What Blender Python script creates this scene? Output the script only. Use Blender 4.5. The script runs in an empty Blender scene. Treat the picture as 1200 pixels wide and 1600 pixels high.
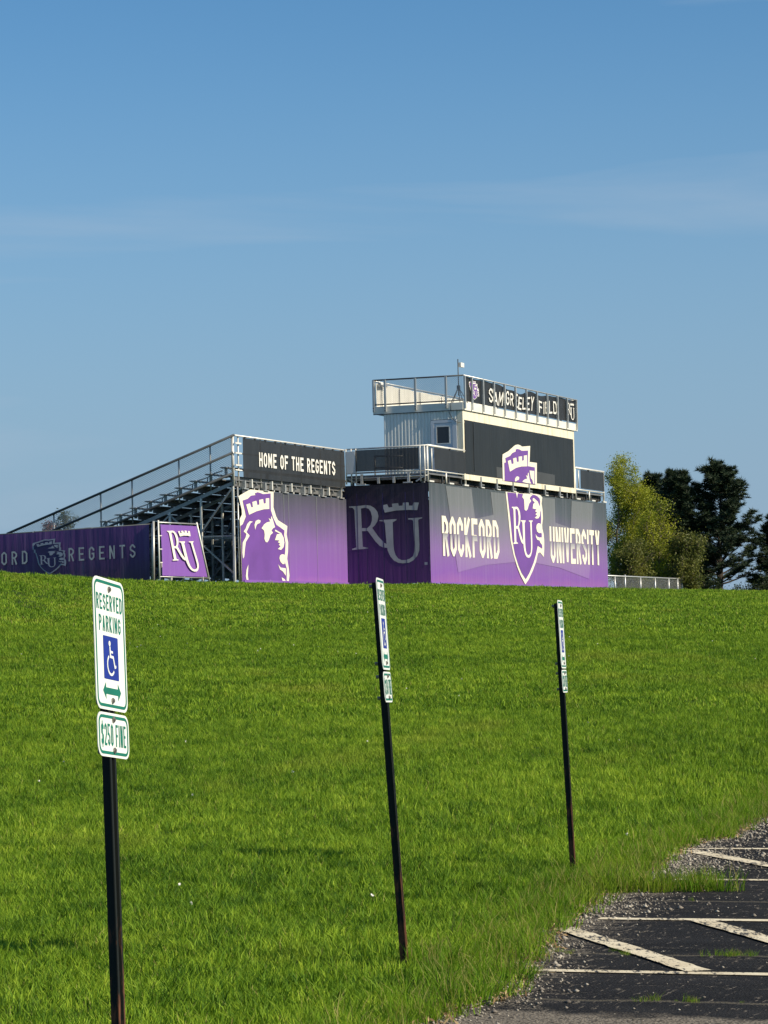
import bpy, bmesh, math, random
import numpy as np
from mathutils import Vector, Matrix, noise
from mathutils.geometry import delaunay_2d_cdt

SC = bpy.context.scene
COL = SC.collection
R = math.radians

# ------------------------------------------------------------------ camera
CAM_Z = 1.65
cam = bpy.data.cameras.new('camera')
cam.sensor_fit = 'HORIZONTAL'
cam.sensor_width = 36.0
cam.lens = 138.0
cam.clip_start = 0.1
cam.clip_end = 5000.0
cam_o = bpy.data.objects.new('camera', cam)
COL.objects.link(cam_o)
_p, _r = R(2.575), R(-1.354)
_f = Vector((0, math.cos(_p), math.sin(_p)))
_u = Vector((0, -math.sin(_p), math.cos(_p)))
_x = Vector((1, 0, 0))
_rx = _x * math.cos(_r) + _u * math.sin(_r)
_ux = -_x * math.sin(_r) + _u * math.cos(_r)
_m = Matrix((_rx, _ux, -_f)).transposed().to_4x4()
_m.translation = (0, 0, CAM_Z)
cam_o.matrix_world = _m
SC.camera = cam_o

# ------------------------------------------------------------------ sky and sun
SUN_EL = R(34.0)
SUN_AZ = R(-25.5)            # direction to the sun, measured from +X towards +Y
sun_dir = Vector((math.cos(SUN_EL) * math.cos(SUN_AZ), math.cos(SUN_EL) * math.sin(SUN_AZ), math.sin(SUN_EL)))
world = bpy.data.worlds.new('World')
SC.world = world
world.use_nodes = True
wn, wl = world.node_tree.nodes, world.node_tree.links
wn.clear()
w_out = wn.new('ShaderNodeOutputWorld')
w_bg = wn.new('ShaderNodeBackground')
w_sky = wn.new('ShaderNodeTexSky')
w_sky.sky_type = 'NISHITA'
w_sky.sun_disc = False
w_sky.sun_elevation = SUN_EL
w_sky.sun_rotation = R(90.0) - SUN_AZ
w_sky.altitude = 220.0
w_sky.air_density = 1.0
w_sky.dust_density = 0.35
w_sky.ozone_density = 3.2
w_tc = wn.new('ShaderNodeTexCoord')
w_sep = wn.new('ShaderNodeSeparateXYZ')
wl.new(w_tc.outputs['Generated'], w_sep.inputs[0])
# thin cirrus: stretched noise over direction
w_map = wn.new('ShaderNodeMapping')
w_map.inputs['Scale'].default_value = (3.2, 3.2, 26.0)
w_map.inputs['Rotation'].default_value = (0.0, R(5.0), 0.0)
w_map.inputs['Location'].default_value = (5.1, 3.3, 1.1)
wl.new(w_tc.outputs['Generated'], w_map.inputs[0])
w_noi = wn.new('ShaderNodeTexNoise')
w_noi.inputs['Scale'].default_value = 1.0
w_noi.inputs['Detail'].default_value = 6.0
w_noi.inputs['Roughness'].default_value = 0.5
w_noi.inputs['Distortion'].default_value = 0.5
wl.new(w_map.outputs[0], w_noi.inputs['Vector'])
w_mr = wn.new('ShaderNodeMapRange')
w_mr.inputs['From Min'].default_value = 0.53
w_mr.inputs['From Max'].default_value = 0.80
w_mr.inputs['To Max'].default_value = 0.62
wl.new(w_noi.outputs[0], w_mr.inputs[0])
# thin haze tint of the whole sky
w_tint = wn.new('ShaderNodeMix')
w_tint.data_type = 'RGBA'
w_tint.blend_type = 'MULTIPLY'
w_tint.inputs[0].default_value = 1.0
w_tint.inputs[7].default_value = (0.56, 0.88, 1.04, 1)
wl.new(w_sky.outputs[0], w_tint.inputs[6])
w_mix = wn.new('ShaderNodeMix')
w_mix.data_type = 'RGBA'
w_mix.inputs[7].default_value = (3.9, 4.9, 6.1, 1)
wl.new(w_mr.outputs[0], w_mix.inputs[0])
# pale haze thickening towards the horizon, all the way round
w_abs = wn.new('ShaderNodeMath')
w_abs.operation = 'ABSOLUTE'
wl.new(w_sep.outputs[2], w_abs.inputs[0])
w_hz = wn.new('ShaderNodeMapRange')
w_hz.interpolation_type = 'SMOOTHSTEP'
w_hz.inputs['From Min'].default_value = 0.0
w_hz.inputs['From Max'].default_value = 0.24
w_hz.inputs['To Min'].default_value = 0.92
w_hz.inputs['To Max'].default_value = 0.0
wl.new(w_abs.outputs[0], w_hz.inputs[0])
w_haze = wn.new('ShaderNodeMix')
w_haze.data_type = 'RGBA'
w_haze.inputs[7].default_value = (2.75, 3.88, 5.3, 1)
wl.new(w_hz.outputs[0], w_haze.inputs[0])
wl.new(w_tint.outputs[2], w_haze.inputs[6])
wl.new(w_haze.outputs[2], w_mix.inputs[6])
wl.new(w_mix.outputs[2], w_bg.inputs[0])
w_bg.inputs[1].default_value = 0.080
wl.new(w_bg.outputs[0], w_out.inputs[0])

sun = bpy.data.lights.new('sun', 'SUN')
sun.energy = 4.8
sun.angle = R(0.53)
sun.color = (1.0, 0.875, 0.67)
sun_o = bpy.data.objects.new('sun', sun)
COL.objects.link(sun_o)
sun_o.rotation_euler = sun_dir.to_track_quat('Z', 'Y').to_euler()
sun_o.location = (30, -10, 40)

SC.view_settings.view_transform = 'Standard'
SC.view_settings.look = 'None'
SC.view_settings.exposure = 0.38
SC.view_settings.gamma = 1.0
SC.render.engine = 'CYCLES'
SC.cycles.max_bounces = 6
SC.cycles.transparent_max_bounces = 24

# ------------------------------------------------------------------ materials
MATS = {}


class NT:
    def __init__(s, name, rough=0.6, metal=0.0, spec=0.5):
        s.m = bpy.data.materials.new(name)
        s.m.use_nodes = True
        s.n = s.m.node_tree.nodes
        s.l = s.m.node_tree.links
        s.b = s.n['Principled BSDF']
        s.out = s.n['Material Output']
        s.b.inputs['Roughness'].default_value = rough
        s.b.inputs['Metallic'].default_value = metal
        s.b.inputs['Specular IOR Level'].default_value = spec
        s._tc = None
        MATS[name] = s.m

    def tc(s, kind='Object'):
        if s._tc is None:
            s._tc = s.n.new('ShaderNodeTexCoord')
        return s._tc.outputs[kind]

    def pos(s):
        return s.n.new('ShaderNodeNewGeometry').outputs['Position']

    def map(s, v, scale=(1, 1, 1), loc=(0, 0, 0)):
        k = s.n.new('ShaderNodeMapping')
        k.inputs['Scale'].default_value = scale
        k.inputs['Location'].default_value = loc
        s.l.new(v, k.inputs[0])
        return k.outputs[0]

    def noise(s, v, scale, detail=4, rough=0.55, dist=0.0):
        k = s.n.new('ShaderNodeTexNoise')
        k.inputs['Scale'].default_value = scale
        k.inputs['Detail'].default_value = detail
        k.inputs['Roughness'].default_value = rough
        k.inputs['Distortion'].default_value = dist
        s.l.new(v, k.inputs['Vector'])
        return k.outputs[0]

    def voro(s, v, scale, feature='F1', out='Distance'):
        k = s.n.new('ShaderNodeTexVoronoi')
        k.feature = feature
        k.inputs['Scale'].default_value = scale
        s.l.new(v, k.inputs['Vector'])
        return k.outputs[out]

    def rng(s, v, a, b, c=0.0, d=1.0):
        k = s.n.new('ShaderNodeMapRange')
        for i, x in enumerate((a, b, c, d)):
            k.inputs[i + 1].default_value = x
        s.l.new(v, k.inputs[0])
        return k.outputs[0]

    def math(s, op, a, b=None):
        k = s.n.new('ShaderNodeMath')
        k.operation = op
        for i, x in enumerate((a, b)):
            if x is None:
                continue
            if isinstance(x, (int, float)):
                k.inputs[i].default_value = x
            else:
                s.l.new(x, k.inputs[i])
        return k.outputs[0]

    def sep(s, v, i):
        k = s.n.new('ShaderNodeSeparateXYZ')
        s.l.new(v, k.inputs[0])
        return k.outputs[i]

    def ramp(s, v, stops):
        k = s.n.new('ShaderNodeValToRGB')
        e = k.color_ramp.elements
        while len(e) < len(stops):
            e.new(0.5)
        for i, (p, c) in enumerate(stops):
            e[i].position = p
            e[i].color = (*c, 1)
        s.l.new(v, k.inputs[0])
        return k.outputs[0]

    def mix(s, f, a, b, blend='MIX'):
        k = s.n.new('ShaderNodeMix')
        k.data_type = 'RGBA'
        k.blend_type = blend
        for i, x in ((0, f), (6, a), (7, b)):
            if isinstance(x, (int, float)):
                k.inputs[i].default_value = x
            elif isinstance(x, tuple):
                k.inputs[i].default_value = (*x, 1)
            else:
                s.l.new(x, k.inputs[i])
        return k.outputs[2]

    def color(s, c):
        if isinstance(c, tuple):
            s.b.inputs['Base Color'].default_value = (*c, 1)
        else:
            s.l.new(c, s.b.inputs['Base Color'])
        return s

    def rough(s, v):
        s.l.new(v, s.b.inputs['Roughness'])
        return s

    def bump(s, h, strength=0.3, dist=0.02):
        k = s.n.new('ShaderNodeBump')
        k.inputs['Strength'].default_value = strength
        k.inputs['Distance'].default_value = dist
        s.l.new(h, k.inputs['Height'])
        s.l.new(k.outputs[0], s.b.inputs['Normal'])
        return s

    def see_through(s, amount):
        t = s.n.new('ShaderNodeBsdfTransparent')
        k = s.n.new('ShaderNodeMixShader')
        k.inputs[0].default_value = amount
        s.l.new(s.b.outputs[0], k.inputs[1])
        s.l.new(t.outputs[0], k.inputs[2])
        s.l.new(k.outputs[0], s.out.inputs[0])
        return s

    def translucent(s, col, amount):
        t = s.n.new('ShaderNodeBsdfTranslucent')
        if isinstance(col, tuple):
            t.inputs[0].default_value = (*col, 1)
        else:
            s.l.new(col, t.inputs[0])
        k = s.n.new('ShaderNodeMixShader')
        k.inputs[0].default_value = amount
        s.l.new(s.b.outputs[0], k.inputs[1])
        s.l.new(t.outputs[0], k.inputs[2])
        s.l.new(k.outputs[0], s.out.inputs[0])
        return s


def plain(name, c, rough=0.6, metal=0.0, var=0.15, scale=3.0, bump=0.0):
    n = NT(name, rough, metal)
    v = n.noise(n.pos(), scale, 5)
    lo = tuple(x * (1 - var) for x in c)
    hi = tuple(min(1, x * (1 + var)) for x in c)
    n.color(n.ramp(v, [(0.3, lo), (0.7, hi)]))
    if bump:
        n.bump(n.noise(n.pos(), scale * 8, 3), bump, 0.01)
    return n


plain('galvanised', (0.50, 0.51, 0.50), 0.42, 0.55, 0.14, 2.5)
plain('white_aluminium', (0.74, 0.73, 0.68), 0.42, 0.15, 0.08, 2.0)
plain('plank_aluminium', (0.22, 0.22, 0.22), 0.45, 0.45, 0.15, 2.0)
plain('dark_steel', (0.065, 0.075, 0.085), 0.5, 0.4, 0.2, 3.0)
plain('steel_frame', (0.30, 0.31, 0.31), 0.5, 0.5, 0.25, 1.5)
plain('frame_lit', (0.60, 0.60, 0.57), 0.5, 0.1, 0.2, 1.5)  # paler copy of the frame steel, brightness put in where sun is missing
plain('wire', (0.50, 0.51, 0.52), 0.5, 0.4, 0.1, 2.0)
plain('black_vinyl', (0.026, 0.028, 0.031), 0.55, 0.0, 0.2, 1.5)
plain('white_print', (0.80, 0.77, 0.68), 0.5, 0.0, 0.06, 2.0)
plain('cream_print', (0.78, 0.74, 0.62), 0.5, 0.0, 0.06, 2.0)
plain('purple_print', (0.155, 0.062, 0.30), 0.5, 0.0, 0.10, 1.2)
plain('grey_print', (0.38, 0.40, 0.40), 0.55, 0.0, 0.15, 1.5)
plain('fence_print', (0.36, 0.37, 0.45), 0.55, 0.0, 0.15, 1.5)
plain('fence_field', (0.030, 0.022, 0.10), 0.55, 0.0, 0.2, 1.5)
plain('cover_tint', (0.055, 0.058, 0.060), 0.55, 0.0, 0.1, 1.5)
plain('underdeck_shade', (0.03, 0.028, 0.026), 0.8, 0.0, 0.3, 2.0)  # near-black tone: shade of the hollow under the deck put into colour
plain('roof_deck', (0.45, 0.45, 0.43), 0.7, 0.0, 0.2, 1.0)
plain('bark', (0.055, 0.042, 0.032), 0.9, 0.0, 0.35, 6.0, 0.5)
plain('bark_light', (0.14, 0.115, 0.085), 0.9, 0.0, 0.3, 6.0, 0.5)
plain('bolt_metal', (0.28, 0.26, 0.24), 0.45, 0.7, 0.3, 60.0)
plain('flower_white', (0.75, 0.74, 0.66), 0.8, 0.0, 0.1, 5.0)
plain('door_paint', (0.62, 0.66, 0.70), 0.45, 0.0, 0.05, 1.0)

# siding: slightly weathered white corrugated steel
n = NT('siding', 0.45, 0.1)
v = n.noise(n.map(n.pos(), (3, 3, 0.5)), 1.2, 5)
n.color(n.ramp(v, [(0.3, (0.68, 0.70, 0.64)), (0.7, (0.82, 0.82, 0.76))]))
# painted cream trim with rust streaks
n = NT('trim_paint', 0.5)
v = n.noise(n.map(n.pos(), (2.2, 2.2, 0.4)), 1.6, 6, 0.6)
n.color(n.ramp(v, [(0.28, (0.54, 0.46, 0.32)), (0.45, (0.78, 0.72, 0.56)), (0.8, (0.82, 0.77, 0.64))]))
n = NT('fascia_paint', 0.5)
v = n.noise(n.map(n.pos(), (1, 1, 3)), 1.2, 5)
n.color(n.ramp(v, [(0.3, (0.70, 0.69, 0.62)), (0.7, (0.82, 0.80, 0.72))]))
# stained white roof screen
n = NT('stained_white', 0.6)
v = n.noise(n.map(n.pos(), (4.0, 4.0, 0.5)), 0.9, 6, 0.65)
n.color(n.ramp(v, [(0.27, (0.22, 0.20, 0.17)), (0.36, (0.62, 0.60, 0.52)), (0.7, (0.80, 0.78, 0.70))]))
n.bump(n.noise(n.pos(), 1.5, 3), 0.3, 0.05)
# dark window glass
n = NT('dark_glass', 0.08)
n.color((0.015, 0.018, 0.028))
# mesh screens, slightly see-through
n = NT('mesh_screen', 0.6)
v = n.noise(n.map(n.pos(), (2, 2, 0.6)), 1.0, 4)
n.color(n.ramp(v, [(0.3, (0.012, 0.0135, 0.0155)), (0.7, (0.022, 0.024, 0.027))]))
n.bump(n.noise(n.pos(), 1.4, 3), 0.25, 0.06)
n.see_through(0.03)
n = NT('mesh_screen_dark', 0.6)
v = n.noise(n.map(n.pos(), (6, 6, 0.3)), 1.0, 4)
n.color(n.ramp(v, [(0.3, (0.012, 0.013, 0.017)), (0.7, (0.03, 0.032, 0.038))]))
n.see_through(0.05)
# black cover on the press box front
n = NT('cover_vinyl', 0.5)
v = n.noise(n.map(n.pos(), (0.8, 0.8, 0.5)), 1.0, 5)
n.color(n.ramp(v, [(0.3, (0.011, 0.012, 0.012)), (0.7, (0.019, 0.020, 0.019))]))
w = n.noise(n.map(n.pos(), (2.5, 2.5, 0.35)), 1.0, 3, 0.5, 0.6)
n.bump(w, 0.35, 0.08)
n = NT('roof_banner_vinyl', 0.5)
v = n.noise(n.map(n.pos(), (0.8, 0.8, 0.5)), 1.5, 5)
n.color(n.ramp(v, [(0.3, (0.014, 0.015, 0.017)), (0.7, (0.026, 0.027, 0.030))]))
n.bump(n.noise(n.pos(), 1.8, 4, 0.55, 0.6), 0.5, 0.12)


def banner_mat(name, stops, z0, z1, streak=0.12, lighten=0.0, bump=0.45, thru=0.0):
    """printed vinyl: a vertical print gradient, faint pale streaks painted as crease highlights, creases in the bump"""
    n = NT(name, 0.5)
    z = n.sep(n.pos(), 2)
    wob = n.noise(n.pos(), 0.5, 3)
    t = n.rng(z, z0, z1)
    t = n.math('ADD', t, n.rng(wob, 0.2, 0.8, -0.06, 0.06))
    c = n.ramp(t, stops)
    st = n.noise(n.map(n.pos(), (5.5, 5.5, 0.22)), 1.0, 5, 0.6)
    c = n.mix(n.rng(st, 0.50, 0.78, 0.0, streak), c, (0.55, 0.50, 0.60))  # pale streaks in the colour stand for light caught on creases
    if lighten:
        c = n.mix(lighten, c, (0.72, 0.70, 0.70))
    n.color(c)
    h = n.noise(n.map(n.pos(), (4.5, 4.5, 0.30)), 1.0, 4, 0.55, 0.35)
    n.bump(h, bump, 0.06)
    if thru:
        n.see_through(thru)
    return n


PUR = [(0.0, (0.34, 0.15, 0.44)), (0.12, (0.29, 0.12, 0.46)), (0.42, (0.255, 0.145, 0.40)),
       (0.72, (0.155, 0.135, 0.22)), (1.0, (0.085, 0.095, 0.115))]
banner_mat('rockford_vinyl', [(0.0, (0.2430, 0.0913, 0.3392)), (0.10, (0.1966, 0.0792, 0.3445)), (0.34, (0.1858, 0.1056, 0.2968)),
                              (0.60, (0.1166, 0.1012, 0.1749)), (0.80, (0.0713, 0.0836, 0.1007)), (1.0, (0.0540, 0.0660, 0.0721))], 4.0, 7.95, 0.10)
banner_mat('rockford_tint', [(0.0, (0.2430, 0.0913, 0.3392)), (0.10, (0.1966, 0.0792, 0.3445)), (0.34, (0.2052, 0.1298, 0.3021)),
                             (0.60, (0.1426, 0.1298, 0.1961)), (0.80, (0.1037, 0.1166, 0.1293)), (1.0, (0.0886, 0.1034, 0.1081))], 4.0, 7.95, 0.10, 0.07)
banner_mat('lion_vinyl', [(0.0, (0.2916, 0.1155, 0.3922)), (0.10, (0.2214, 0.0913, 0.3869)), (0.45, (0.1922, 0.1012, 0.3286)),
                          (0.75, (0.1080, 0.0858, 0.1696)), (1.0, (0.0626, 0.0660, 0.0848))], 4.0, 7.4, 0.07, 0.0, 0.3)
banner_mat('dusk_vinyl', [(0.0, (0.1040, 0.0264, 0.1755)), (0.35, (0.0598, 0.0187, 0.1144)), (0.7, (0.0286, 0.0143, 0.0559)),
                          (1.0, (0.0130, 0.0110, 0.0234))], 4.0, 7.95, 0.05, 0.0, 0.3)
banner_mat('windscreen_vinyl', [(0.0, (0.040, 0.022, 0.065)), (0.5, (0.085, 0.032, 0.150)), (1.0, (0.105, 0.040, 0.190))], 4.0, 6.3, 0.13, 0.0, 0.6)
banner_mat('small_banner_vinyl', [(0.0, (0.2148, 0.0913, 0.3921)), (1.0, (0.2018, 0.0854, 0.3850))], 4.1, 6.3, 0.06, 0.0, 0.5)

# lettering whose lower half fades to grey below a split line
n = NT('split_print', 0.5)
z = n.sep(n.pos(), 2)
up = n.math('GREATER_THAN', z, 5.985)
c = n.ramp(n.rng(z, 5.08, 5.985), [(0.0, (0.80, 0.76, 0.64)), (0.45, (0.74, 0.71, 0.62)), (0.8, (0.42, 0.41, 0.42)), (1.0, (0.25, 0.25, 0.29))])
n.color(n.mix(up, c, (0.80, 0.76, 0.63)))
n = NT('split_print_fence', 0.55)
z = n.sep(n.pos(), 2)
v = n.noise(n.map(n.pos(), (9, 9, 1)), 1.0, 3)
n.color(n.ramp(v, [(0.3, (0.38, 0.39, 0.43)), (0.7, (0.60, 0.60, 0.58))]))
plain('roof_letter', (0.78, 0.77, 0.72), 0.5, 0.0, 0.05)

# parking signs
plain('sign_white', (0.71, 0.76, 0.72), 0.5, 0.0, 0.07, 9.0)
plain('sign_green', (0.0, 0.145, 0.10), 0.7, 0.0, 0.1, 8.0)
plain('sign_blue', (0.003, 0.024, 0.25), 0.75, 0.0, 0.1, 8.0)
plain('sign_back', (0.42, 0.42, 0.42), 0.4, 0.6, 0.1, 8.0)
n = NT('post_paint', 0.6, 0.0, 0.2)
z = n.sep(n.tc('Object'), 2)
rust = n.noise(n.map(n.tc('Object'), (22, 22, 5)), 1.0, 6, 0.65)
k = n.math('ADD', rust, n.rng(z, 0.0, 1.3, 0.10, -0.25))
n.color(n.mix(n.rng(k, 0.46, 0.58), (0.010, 0.013, 0.011), (0.14, 0.055, 0.028)))
n.bump(rust, 0.25, 0.003)

# ground
n = NT('soil', 0.95, 0, 0.1)
p = n.pos()
a = n.noise(p, 0.35, 4)
b = n.noise(p, 14.0, 5, 0.7)
c = n.ramp(b, [(0.3, (0.016, 0.032, 0.006)), (0.65, (0.032, 0.060, 0.010)), (0.85, (0.07, 0.09, 0.022))])
n.color(n.mix(n.rng(a, 0.4, 0.7, 0, 0.5), c, (0.045, 0.075, 0.012)))
n.bump(b, 0.6, 0.05)


def grass_mat(name, cols, dry=0.05, trans=0.24):
    n = NT(name, 0.6, 0, 0.12)
    p = n.pos()
    oi = n.n.new('ShaderNodeObjectInfo').outputs['Random']
    isl = n.n.new('ShaderNodeNewGeometry').outputs['Random Per Island']
    big = n.noise(n.map(p, (0.22, 0.30, 0.2)), 1.0, 4, 0.6, 0.4)
    mid = n.noise(n.map(p, (1.7, 2.2, 1.0)), 1.0, 4, 0.6)
    t = n.math('ADD', n.rng(big, 0.33, 0.67, 0.06, 0.30), n.rng(mid, 0.33, 0.67, 0.03, 0.32))
    fin = n.noise(n.map(p, (7.0, 2.2, 3.0)), 1.0, 3, 0.6)
    t = n.math('ADD', t, n.rng(fin, 0.3, 0.7, -0.12, 0.14))
    t = n.math('ADD', t, n.rng(oi, 0, 1, -0.12, 0.14))
    t = n.math('ADD', t, n.rng(isl, 0, 1, -0.24, 0.34))
    c = n.ramp(t, cols)
    pat = n.noise(n.map(p, (0.45, 0.16, 0.3), (3.1, 7.7, 0)), 1.0, 4, 0.6)
    c = n.mix(n.rng(pat, 0.58, 0.74, 0.0, 0.6), c, (0.30, 0.33, 0.045))
    d = n.math('GREATER_THAN', isl, 1.0 - dry)
    c = n.mix(n.math('MULTIPLY', d, 0.75), c, (0.30, 0.25, 0.10))
    n.color(c)
    n.translucent(n.mix(1.0, c, (1.25, 1.3, 0.6), 'MULTIPLY'), trans)
    return n


grass_mat('grass_blade', [(0.0, (0.030, 0.085, 0.008)), (0.28, (0.098, 0.196, 0.014)), (0.6, (0.220, 0.346, 0.025)), (1.0, (0.41, 0.51, 0.052))], 0.03)
grass_mat('grass_edge_blade', [(0.0, (0.075, 0.175, 0.010)), (0.5, (0.160, 0.285, 0.018)), (1.0, (0.33, 0.36, 0.05))], 0.14, 0.4)


def leaf_mat(name, cols, trans=0.3, rough=0.5):
    n = NT(name, rough, 0, 0.3)
    isl = n.n.new('ShaderNodeNewGeometry').outputs['Random Per Island']
    v = n.noise(n.pos(), 0.9, 3)
    t = n.math('ADD', n.rng(v, 0.3, 0.7, 0.0, 0.6), n.rng(isl, 0, 1, 0.0, 0.4))
    c = n.ramp(t, cols)
    n.color(c)
    if trans:
        n.translucent(c, trans)
    return n


leaf_mat('spring_leaf', [(0.0, (0.13, 0.18, 0.018)), (0.45, (0.28, 0.32, 0.028)), (1.0, (0.50, 0.50, 0.045))], 0.4)
leaf_mat('spring_leaf_green', [(0.0, (0.065, 0.085, 0.022)), (0.5, (0.13, 0.15, 0.03)), (1.0, (0.23, 0.22, 0.04))], 0.35)
leaf_mat('pine_needle', [(0.0, (0.0120, 0.0240, 0.0126)), (0.5, (0.0240, 0.0435, 0.0196)), (1.0, (0.0540, 0.0780, 0.0308))], 0.05, 0.6)
leaf_mat('shrub_leaf', [(0.0, (0.012, 0.022, 0.008)), (0.5, (0.025, 0.040, 0.012)), (1.0, (0.055, 0.075, 0.02))], 0.2)
leaf_mat('red_leaf', [(0.0, (0.10, 0.030, 0.018)), (1.0, (0.20, 0.07, 0.04))], 0.3)
leaf_mat('far_leaf', [(0.0, (0.045, 0.055, 0.022)), (1.0, (0.11, 0.115, 0.04))], 0.3)

# sealed, worn asphalt.  Object x runs along the stall lines, y along the lot edge
n = NT('asphalt', 0.95, 0, 0.05)
o = n.tc('Object')
fine = n.noise(o, 95.0, 3, 0.7)
agg = n.voro(o, 75.0)
wear = n.noise(n.map(o, (0.9, 3.4, 1)), 1.6, 7, 0.68, 0.3)
wear2 = n.noise(n.map(o, (3.0, 16.0, 1)), 2.2, 5, 0.7)
edge = n.rng(n.math("ADD", n.sep(o, 0), n.math("MULTIPLY", n.sep(o, 1), 0.135)), -0.2, 0.5, 0.24, 0.0)
w = n.math('ADD', n.math('MULTIPLY', wear, 0.55), n.math('MULTIPLY', wear2, 0.45))
w = n.math('ADD', w, edge)
w = n.math('ADD', w, n.rng(fine, 0.3, 0.7, -0.10, 0.10))
worn = n.rng(w, 0.60, 0.68)
y = n.sep(o, 1)
old = n.rng(n.math('ADD', y, n.rng(n.noise(o, 2.5, 5), 0.3, 0.7, -0.12, 0.12)), -1.52, -1.40, 1.0, 0.0)
worn = n.math('MAXIMUM', worn, old)
fleck = n.noise(n.map(o, (30, 7, 1)), 1.0, 4, 0.65)
worn = n.math('MAXIMUM', n.rng(n.math('ADD', fleck, n.math('MULTIPLY', edge, 0.5)), 0.60, 0.66, 0.0, 0.85), worn)
stone = n.ramp(agg, [(0.1, (0.30, 0.265, 0.215)), (0.5, (0.19, 0.168, 0.138)), (0.8, (0.06, 0.054, 0.047))])
seal = n.ramp(n.math('ADD', n.math('MULTIPLY', fine, 0.5), n.math('MULTIPLY', n.noise(n.map(o, (0.7, 2.0, 1)), 1.0, 5, 0.6), 0.5)), [(0.35, (0.010, 0.011, 0.013)), (0.65, (0.036, 0.036, 0.038))])
c = n.mix(worn, seal, stone)
# long cracks parallel to the stalls
cr = n.noise(n.map(o, (1.0, 0.0, 0)), 2.5, 5, 0.6)
for cy in (0.74, -1.0, 3.45, 5.7, 7.9):
    dy = n.math('ABSOLUTE', n.math('SUBTRACT', n.math('ADD', y, n.rng(cr, 0.2, 0.8, -0.06, 0.06)), cy))
    c = n.mix(n.rng(dy, 0.010, 0.030, 0.85, 0.0), c, (0.20, 0.18, 0.14))
    c = n.mix(n.rng(dy, 0.004, 0.012, 0.9, 0.0), c, (0.012, 0.011, 0.010))
n.color(c)
n.bump(n.math('ADD', n.math('MULTIPLY', agg, 0.6), fine), 0.7, 0.012)
# worn line paint
n = NT('line_paint', 0.7, 0, 0.3)
p = n.pos()
a = n.noise(n.map(p, (40, 9, 1)), 1.0, 6, 0.7)
b = n.noise(p, 3.0, 4, 0.6)
t = n.math('ADD', n.math('MULTIPLY', a, 0.7), n.math('MULTIPLY', b, 0.35))
c = n.ramp(n.noise(p, 6.0, 4), [(0.3, (0.58, 0.49, 0.33)), (0.7, (0.76, 0.68, 0.50))])
n.color(n.mix(n.rng(t, 0.45, 0.52), (0.035, 0.035, 0.037), c))
n.bump(a, 0.4, 0.004)
n = NT('gravel_stone', 0.85)
isl = n.n.new('ShaderNodeNewGeometry').outputs['Random Per Island']
n.color(n.ramp(isl, [(0.0, (0.09, 0.08, 0.07)), (0.4, (0.21, 0.185, 0.155)), (0.8, (0.34, 0.31, 0.26)), (1.0, (0.50, 0.46, 0.38))]))
n = NT('dry_litter', 0.9)
isl = n.n.new('ShaderNodeNewGeometry').outputs['Random Per Island']
n.color(n.ramp(isl, [(0.0, (0.10, 0.055, 0.025)), (0.5, (0.26, 0.17, 0.08)), (1.0, (0.42, 0.32, 0.17))]))


# ------------------------------------------------------------------ mesh helpers
class MB:
    def __init__(s):
        s.v, s.f = [], []

    def quad(s, a, b, c, d):
        i = len(s.v)
        s.v += [tuple(a), tuple(b), tuple(c), tuple(d)]
        s.f.append((i, i + 1, i + 2, i + 3))
        return s

    def box(s, x0, x1, y0, y1, z0, z1):
        i = len(s.v)
        s.v += [(x, y, z) for z in (z0, z1) for y in (y0, y1) for x in (x0, x1)]
        for q in ((0, 2, 3, 1), (4, 5, 7, 6), (0, 1, 5, 4), (2, 6, 7, 3), (0, 4, 6, 2), (1, 3, 7, 5)):
            s.f.append(tuple(i + k for k in q))
        return s

    def bar(s, a, b, w, h, up=(0, 0, 1)):
        """box-section bar from a to b"""
        a, b = Vector(a), Vector(b)
        d = (b - a).normalized()
        u = Vector(up)
        if abs(d.dot(u)) > 0.98:
            u = Vector((0, 1, 0))
        x = d.cross(u).normalized() * (w / 2)
        y = x.cross(d).normalized() * (h / 2)
        i = len(s.v)
        for p in (a, b):
            for sx, sy in ((-1, -1), (1, -1), (1, 1), (-1, 1)):
                s.v.append(tuple(p + x * sx + y * sy))
        s.f += [(i, i + 3, i + 2, i + 1), (i + 4, i + 5, i + 6, i + 7)]
        for k in range(4):
            s.f.append((i + k, i + (k + 1) % 4, i + 4 + (k + 1) % 4, i + 4 + k))
        return s

    def tube(s, pts, rad, n=8, caps=True):
        pts = [Vector(p) for p in pts]
        rads = rad if isinstance(rad, (list, tuple)) else [rad] * len(pts)
        base = len(s.v)
        ref = None
        for i, p in enumerate(pts):
            d = (pts[min(i + 1, len(pts) - 1)] - pts[max(i - 1, 0)]).normalized()
            if ref is None:
                ref = d.orthogonal().normalized()
            ref = (ref - d * ref.dot(d)).normalized()
            q = d.cross(ref)
            for k in range(n):
                t = 2 * math.pi * k / n
                s.v.append(tuple(p + (ref * math.cos(t) + q * math.sin(t)) * rads[i]))
        for i in range(len(pts) - 1):
            for k in range(n):
                a = base + i * n + k
                b = base + i * n + (k + 1) % n
                s.f.append((a, b, b + n, a + n))
        if caps:
            s.f.append(tuple(base + k for k in reversed(range(n))))
            e = base + (len(pts) - 1) * n
            s.f.append(tuple(e + k for k in range(n)))
        return s

    def build(s, name, mat, parent=None, off=(0, 0, 0), smooth=False, kind=None):
        me = bpy.data.meshes.new(name)
        ox, oy, oz = off
        me.from_pydata([(x - ox, y - oy, z - oz) for x, y, z in s.v], [], s.f)
        me.materials.append(MATS[mat])
        if smooth:
            for p in me.polygons:
                p.use_smooth = True
        me.update()
        return link(name, me, parent, kind)


def link(name, me, parent=None, kind=None):
    o = bpy.data.objects.new(name, me)
    COL.objects.link(o)
    if parent is not None:
        o.parent = parent
    if kind:
        o['kind'] = kind
    return o


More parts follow.
